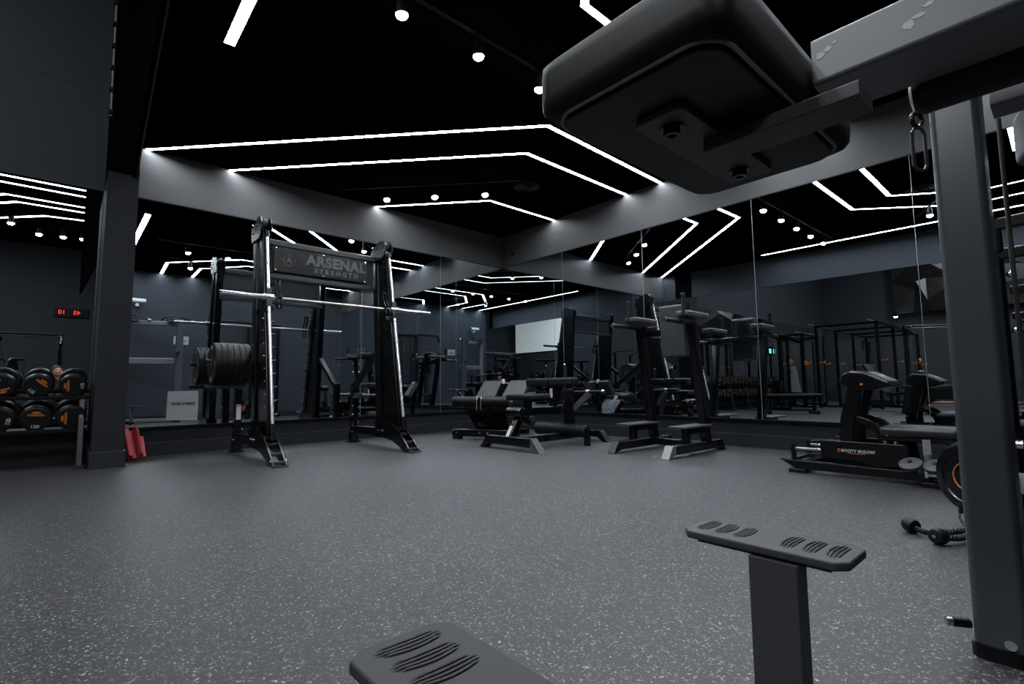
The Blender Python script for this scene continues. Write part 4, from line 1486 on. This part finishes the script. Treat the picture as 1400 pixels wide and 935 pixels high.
def incline_bench(c, ang, label):
    c = V((*c, 0))
    d = V((cos(ang), sin(ang), 0))
    s = V((-d.y, d.x, 0))
    Z = lambda z: V((0, 0, z))
    r = thing('incline_bench', label, 'bench', c, 'hall incline benches')
    b = MB()
    b.bar(c + d * .05 + Z(.45), c + d * .55 + Z(1.15), .27, .065, r=.025)
    b.build('backrest', M_FOAM, r)
    MB().bar(c - d * .42 + Z(.44), c + Z(.40), .27, .065, r=.025).build('seat', M_FOAM, r)
    b = MB()
    b.bar(c - d * .5 + Z(.12), c + d * .7 + Z(.12), .06, .06)
    b.bar(c - d * .1 + Z(.12), c - d * .02 + Z(.38), .06, .06)
    b.bar(c + d * .6 + Z(.14), c + d * .28 + Z(.74), .04, .05)
    b.build('frame', M_BLK, r)
    for q in (c - d * .5, c + d * .7):
        MB().bar(q - s * .24 + Z(.04), q + s * .24 + Z(.04), .07, .08).build('foot', M_DST, r)
incline_bench((-8.6, -1.75), radians(150), 'black incline bench with raised backrest between flat bench and rig')
incline_bench((-9.3, -3.6), radians(115), 'black incline bench with raised backrest out on the open hall floor')
# long black bench with emblem
r = thing('pilates_bench', 'long black bench with arched side panel and round crest emblem', 'bench', (-8.4, -4.75, 0))
MB().box((-8.70, -5.75, .56), (-8.20, -4.02, .62), .012).build('top_board', M_VINYL, r)
b = MB()
b.prism([(-8.22, -4.10, .56), (-8.22, -4.02, .10), (-8.22, -4.0, .0), (-8.22, -4.14, .0), (-8.22, -4.35, .22), (-8.22, -4.62, .33), (-8.22, -5.1, .33), (-8.22, -5.4, .22), (-8.22, -5.6, 0), (-8.22, -5.72, 0), (-8.22, -5.66, .56)], (.05, 0, 0), .004)
sp = b.build('side_panel', M_BLK, r)
b = MB()
b.torus((-8.19, -4.36, .36), (1, 0, 0), .075, .008, 28, 6)
for a in range(8):
    d = V((0, cos(a * pi / 4), sin(a * pi / 4)))
    b.bar(V((-8.19, -4.36, .36)) + d * .07, V((-8.19, -4.36, .36)) + d * .11, .02, .006, up=(1, 0, 0))
b.build('crest', M_WINK, sp)
b = MB()
b.prism([(-8.68, -4.10, .56), (-8.68, -4.02, .0), (-8.68, -4.14, .0), (-8.68, -4.6, .33), (-8.68, -5.1, .33), (-8.68, -5.6, 0), (-8.68, -5.72, 0), (-8.68, -5.66, .56)], (.05, 0, 0), .004)
b.build('side_panel', M_BLK, r)
# lifting platform
r = thing('lifting_platform', 'pale wooden lifting platform on the floor far across the hall', 'platform', (-15.0, -4.8, 0))
MB().box((-16.4, -6.0, .0), (-13.9, -3.6, .06), .004).build('deck', M_WOOD, r)
b = MB()
for x in (-16.15, -14.1):
    b.box((x - .22, -6.0, .06), (x + .22, -3.6, .068))
b.build('rubber_inlay', M_RUB, r)
# hall door with lintel text plate
d = structure(MB().box((XF + .001, -1.45, 0), (XF + .05, -.45, 2.35), .004).build('door_1', mat('door_paint', (.035, .038, .045), .5)))
o = MB().box((XF + .05, -1.12, 1.52), (XF + .055, -.80, 1.58)).build('door_plate', M_GREYINK, d)
o = MB().cyl((XF + .05, -1.36, 1.05), (XF + .11, -1.36, 1.05), .02, 12).build('door_handle', M_CHR, d)
# two small teal displays on a machine console pair
for i, (y, lb) in enumerate(((-5.6, 'nearer the faceted panel'), (-6.5, 'farther from the faceted panel'))):
    r = thing('treadmill', 'black treadmill by the far hall wall, ' + lb, 'treadmill', (-15.2, -7.2 - i * 1.0, 0), 'hall treadmills')
    y = -7.2 - i * 1.0
    MB().box((-16.0, y - .38, .05), (-14.4, y + .38, .2), .02).build('deck', M_BLK, r)
    MB().box((-15.9, y - .25, .2), (-14.5, y + .25, .206)).build('belt', M_RUB, r)
    for s in (-1, 1):
        MB().bar((-15.8, y + s * .38, .1), (-15.95, y + s * .36, 1.35), .06, .1, up=(1, 0, 0)).build('upright', M_BLK, r)
        MB().bar((-15.9, y + s * .38, 1.05), (-15.2, y + s * .38, .98), .05, .05).build('handrail', M_BLK, r)
    c = MB().cbox((-15.95, y, 1.45), (.08, .8, .45), Matrix.Rotation(radians(-15), 3, 'Y'), .02).build('console', M_BLK, r)
    MB().cbox((-15.90, y, 1.47), (.01, .4, .25), Matrix.Rotation(radians(-15), 3, 'Y')).build('display', M_TEAL, c)
# hall machines near the rear: a row of plate loaded frames
def press_machine(c, ang, label):
    c = V((*c, 0))
    d = V((cos(ang), sin(ang), 0))
    s = V((-d.y, d.x, 0))
    Z = lambda z: V((0, 0, z))
    r = thing('chest_press_machine', label, 'exercise machine', c, 'hall press machines')
    b = MB()
    b.bar(c - d * .7 + Z(.05), c + d * .7 + Z(.05), .08, .08)
    b.bar(c - s * .5 + d * .6 + Z(.05), c + s * .5 + d * .6 + Z(.05), .08, .08)
    b.bar(c - s * .4 - d * .7 + Z(.05), c + s * .4 - d * .7 + Z(.05), .08, .08)
    b.bar(c + d * .55 + Z(.05), c + d * .4 + Z(1.75), .08, .12)
    b.bar(c - s * .45 + d * .4 + Z(1.75), c + s * .45 + d * .4 + Z(1.75), .08, .08)
    b.build('frame', M_BLK, r)
    MB().bar(c + d * .12 + Z(.50), c + d * .26 + Z(1.15), .30, .07, r=.02).build('backrest', M_VINYL, r)
    MB().bar(c - d * .30 + Z(.48), c + d * .10 + Z(.46), .34, .07, r=.02).build('seat', M_VINYL, r)
    for q in (-1, 1):
        b = MB()
        b.bar(c + s * q * .42 + d * .4 + Z(1.72), c + s * q * .42 - d * .25 + Z(.85), .05, .07)
        b.cyl(c + s * q * .42 - d * .25 + Z(.86), c + s * q * .18 - d * .25 + Z(.86), .018, 12)
        b.build('press_arm', M_STEEL, r)
        p = MB().lathe(c + s * q * .50 + d * .1 + Z(1.15), c + s * q * .60 + d * .1 + Z(1.15), [(0, .06), (0, .21), (.006, .225), (.04, .225), (.046, .21), (.046, .06)], 32).build('weight_plate', M_RUB, r)
        MB().lathe(c + s * q * .49 + d * .1 + Z(1.15), c + s * q * .62 + d * .1 + Z(1.15), [(0, .03), (0, .07), (.07, .07), (.07, .03)], 24).build('plate_hub', M_DST, p)
        MB().torus(c + s * q * .498 + d * .1 + Z(1.15), s, .11, .010, 28, 6).build('plate_ring', M_ORG, p)
for i, (x, y, a) in enumerate(((-7.6, -9.2, 1.6), (-9.4, -8.4, 1.2), (-11.3, -8.2, 1.4), (-12.8, -10.4, .8), (-13.6, -15.5, .6), (-7.2, -16.8, 1.5), (-9.0, -17.2, 1.5))):
    press_machine((x, y), a, 'black plate loaded press machine in the hall, %s counted from the tower side' % ordn[i])

def cable_tower(c, ang, label, w=1.5, h=2.25):
    c = V((*c, 0))
    d = V((cos(ang), sin(ang), 0))
    s_ = V((-d.y, d.x, 0))
    Z = lambda z: V((0, 0, z))
    r = thing('cable_crossover', label, 'cable machine', c, 'hall cable crossovers')
    for q in (-1, 1):
        e = c + s_ * q * w / 2
        b = MB()
        b.bar(e - d * .3, e - d * .3 + Z(h), .07, .09, up=(1, 0, 0))
        b.bar(e + d * .3, e + d * .3 + Z(h * .86), .07, .07, up=(1, 0, 0))
        b.bar(e - d * .4 + Z(.04), e + d * .55 + Z(.04), .08, .08)
        b.bar(e - d * .3 + Z(h - .05), e + d * .3 + Z(h * .86), .06, .07)
        b.build('side_frame', M_BLK, r)
        for k in (-.05, .05):
            MB().cyl(e + s_ * k + Z(.08), e + s_ * k + Z(h * .85), .016, 12).build('guide_rod', M_CHR, r)
        st = MB()
        for k in range(12):
            st.cbox(e + Z(.14 + k * .055), (.22, .22, .048), Matrix.Rotation(ang, 3, 'Z'), .004)
        st.build('weight_stack', M_BLK, r)
        MB().lathe(e + d * .34 + Z(1.25) - s_ * .02, e + d * .34 + Z(1.25) + s_ * .1, [(0, .06), (.005, .07), (.035, .07), (.04, .06)], 22).build('pulley', M_ORG, r)
        b = MB()
        b.tube([e + d * .36 + Z(1.2), e + d * .38 + Z(1.0)], .005, 6)
        b.cyl(e + d * .38 + Z(.98) - s_ * .07, e + d * .38 + Z(.98) + s_ * .07, .014, 10)
        b.build('cable_handle', M_CHR, r)
    b = MB()
    b.bar(c - s_ * w / 2 - d * .3 + Z(h - .03), c + s_ * w / 2 - d * .3 + Z(h - .03), .07, .07)
    b.cyl(c - s_ * w / 2 + Z(h - .1), c + s_ * w / 2 + Z(h - .1), .017, 10)
    b.build('top_beam', M_BLK, r)
cable_tower((-8.9, -1.38), -pi / 2, 'black cable crossover with chrome rods beside the dumbbell rack mirrors', 1.1, 2.1)
cable_tower((-11.8, -4.4), -.6, 'black cable crossover with chrome rods in the middle of the hall', 1.6)
cable_tower((-6.5, -12.2), pi / 2, 'black cable crossover with chrome rods at the rear of the hall', 1.3, 2.3)
cable_tower((-12.6, -6.6), -.2, 'black cable crossover with chrome rods by the far hall treadmills', 1.6)
def plate_tree(c, label):
    c = V((*c, 0))
    Z = lambda z: V((0, 0, z))
    r = thing('plate_tree', label, 'plate rack', c, 'hall plate trees')
    b = MB()
    b.bar(c, c + Z(1.25), .08, .08, up=(1, 0, 0))
    b.bar(c + V((-.3, 0, .03)), c + V((.3, 0, .03)), .08, .06)
    b.bar(c + V((0, -.3, .03)), c + V((0, .3, .03)), .08, .06)
    b.build('frame', M_BLK, r)
    for k, z in enumerate((.32, .72, 1.12)):
        for q in (-1, 1):
            ax = V((0, 1, 0)) if k % 2 else V((1, 0, 0))
            p0 = c + Z(z) + ax * q * .04
            MB().cyl(p0, p0 + ax * q * .26, .022, 12).build('peg', M_STEEL, r)
    return c, r
for cx_i, (c_, lb) in enumerate((((-8.3, -7.4), 'black plate tree with orange ringed plates near the press machines'), ((-10.4, -7.0), 'black plate tree with orange ringed plates farther into the hall'))):
    c0_, r_ = plate_tree(c_, lb)
    for k, z in enumerate((.32, .72, 1.12)):
        for q in (-1, 1):
            ax = V((0, 1, 0)) if k % 2 else V((1, 0, 0))
            for n_ in range(2):
                p0 = c0_ + V((0, 0, z - .0)) + ax * q * (.06 + n_ * .055)
                R_ = (.21, .18, .15)[k]
                t = thing('weight_plate', 'black ringed plate, %s on the %s %s peg of the %s plate tree' % (('inner', 'outer')[n_], ('low', 'middle', 'top')[k], ('front' if q > 0 else 'back'), ('nearer', 'farther')[cx_i]), 'weight plate', p0, 'plates on the hall plate trees')
                MB().lathe(p0, p0 + ax * q * .1, [(0, .027), (0, R_ - .012), (.008, R_), (.038, R_), (.045, R_ - .012), (.045, .027)], 32).build('rubber_disc', M_RUB, t)
                MB().torus(p0 + ax * q * .045, ax, R_ * .5, .009, 26, 6).build('ring_mark', M_ORG, t)
press_machine((-7.0, -8.0), 1.9, 'black plate loaded press machine in the hall, standing closest to the beam')
r = thing('display_kiosk', 'slim black kiosk with two glowing teal screens in the far hall corner', 'kiosk', (-16.0, -1.6, 0))
MB().box((-16.3, -1.9, 0), (-15.7, -1.5, .03), .005).build('base_plate', M_BLK, r)
MB().bar((-16.0, -1.7, .02), (-16.0, -1.7, 2.15), .07, .07, up=(0, 1, 0)).build('pole', M_BLK, r)
MB().box((-16.45, -1.68, 1.85), (-15.55, -1.62, 2.2), .01).build('screen_housing', M_BPL, r)
for dx in (-.22, .2):
    MB().box((-16.0 + dx - .11, -1.62, 1.93), (-16.0 + dx + .11, -1.615, 2.12)).build('screen', M_TEAL, r)

# ================================================================ PHOTOGRAPHER crouching behind the camera (a few pixels in the mirrors)
def skin_body(name, verts, edges, radii, m, parent, sub=2):
    off = parent.location
    me = bpy.data.meshes.new(name)
    me.from_pydata([V(v) - off for v in verts], edges, [])
    o = bpy.data.objects.new(name, me)
    COL.objects.link(o)
    o.parent = parent
    me.materials.append(m)
    sk = o.modifiers.new('skin', 'SKIN')
    sk.use_smooth_shade = True
    lay = me.skin_vertices[0] if me.skin_vertices else None
    if lay is None:
        me.attributes  # pragma: no cover
    for i, rr in enumerate(radii):
        q = rr if isinstance(rr, tuple) else (rr, rr)
        me.skin_vertices[0].data[i].radius = q
        me.skin_vertices[0].data[i].use_root = (i == 0)
    ss = o.modifiers.new('sub', 'SUBSURF')
    ss.levels = ss.render_levels = sub
    return o
PH = thing('person', 'crouching person in dark clothes with a camera held low, reflected in the mirrors', 'person', (-5.95, -7.25, 0))
px, py = -5.98, -7.28
bv = [(px, py, .36), (px + .03, py + .05, .58), (px + .07, py + .12, .80), (px + .10, py + .18, .93), (px + .12, py + .22, 1.0),
      (px + .13, py + .03, .80 + .04), (px - .06, py + .22, .84),
      (px + .26, py + .06, .62), (px + .22, py + .30, .66), (px + .02, py + .40, .60), (px + .14, py + .42, .66),
      (px + .12, py - .03, .36), (px + .34, py + .20, .46), (px + .24, py + .06, .08), (px + .34, py + .17, .04),
      (px - .10, py + .06, .36), (px + .06, py + .36, .30), (px - .02, py + .04, .10), (px + .02, py - .10, .05)]
be = [(0, 1), (1, 2), (2, 3), (3, 4), (2, 5), (5, 7), (7, 8), (2, 6), (6, 9), (9, 10), (0, 11), (11, 12), (12, 13), (13, 14), (0, 15), (15, 16), (16, 17), (17, 18)]
br_ = [.13, .12, .14, .06, .055, .065, .065, .048, .032, .048, .032, .09, .065, .045, .04, .09, .065, .045, .04]
skin_body('body', bv, be, br_, M_CLOTH, PH)
hc = V((px + .14, py + .27, 1.09))
b = MB().sphere(hc, .10, (.80, .92, 1.15))
b.bm.verts.ensure_lookup_table()
b.sphere(hc + V((.03, .10, -.01)), .018, (.8, 1.2, 1.1))
b.sphere(hc + V((.02, .075, -.06)), .03, (1.1, .6, .5))
for s in (-1, 1):
    b.sphere(hc + V((s * .08, -.02, -.005)), .02, (.5, .8, 1.3))
b.cyl(hc + V((-.01, -.02, -.14)), hc + V((0, 0, -.05)), .05, 16)
hd = b.build('head', M_SKIN, PH)
b = MB().sphere(hc + V((-.005, -.02, .025)), .105, (.84, .95, 1.05))
b.build('hair', M_HAIR, PH)
for (w, t_) in (((px + .22, py + .30, .66), 1), ((px + .14, py + .42, .66), -1)):
    w = V(w)
    b = MB()
    fd = V((.35, .85, .25)).normalized()
    sdv = V((-.85, .35, 0)).normalized()
    b.cbox(w + fd * .035, (.07, .075, .028), None, .011)
    b.tube([V(w) - fd * .2, w], .03, 12, rad=[.04, .028])
    for k in range(4):
        q = w + fd * .07 + sdv * (k - 1.5) * .019
        L = (.062, .07, .066, .052)[k]
        b.tube([q, q + fd * L * .45, q + fd * L * .75 + V((0, 0, -.015)), q + fd * L * .8 + V((0, 0, -.035))], .0085, 8, rad=[.009, .009, .008, .006])
    q = w + fd * .02 + sdv * t_ * .035
    b.tube([q, q + sdv * t_ * .02 + fd * .03, q + sdv * t_ * .015 + fd * .06], .01, 8, rad=[.012, .011, .008])
    b.build('hand', M_SKIN, PH)
r = thing('photo_camera', 'black photo camera held by the crouching person', 'camera', (-5.80, -6.86, .70))
b = MB().box((-5.875, -6.90, .655), (-5.735, -6.83, .745), .012)
b.box((-5.83, -6.89, .745), (-5.78, -6.84, .77), .01)
b.build('camera_body', M_BPL, r)
MB().cyl((-5.805, -6.83, .70), (-5.795, -6.76, .70), .036, 24, .04).build('camera_lens', M_BPL, r)
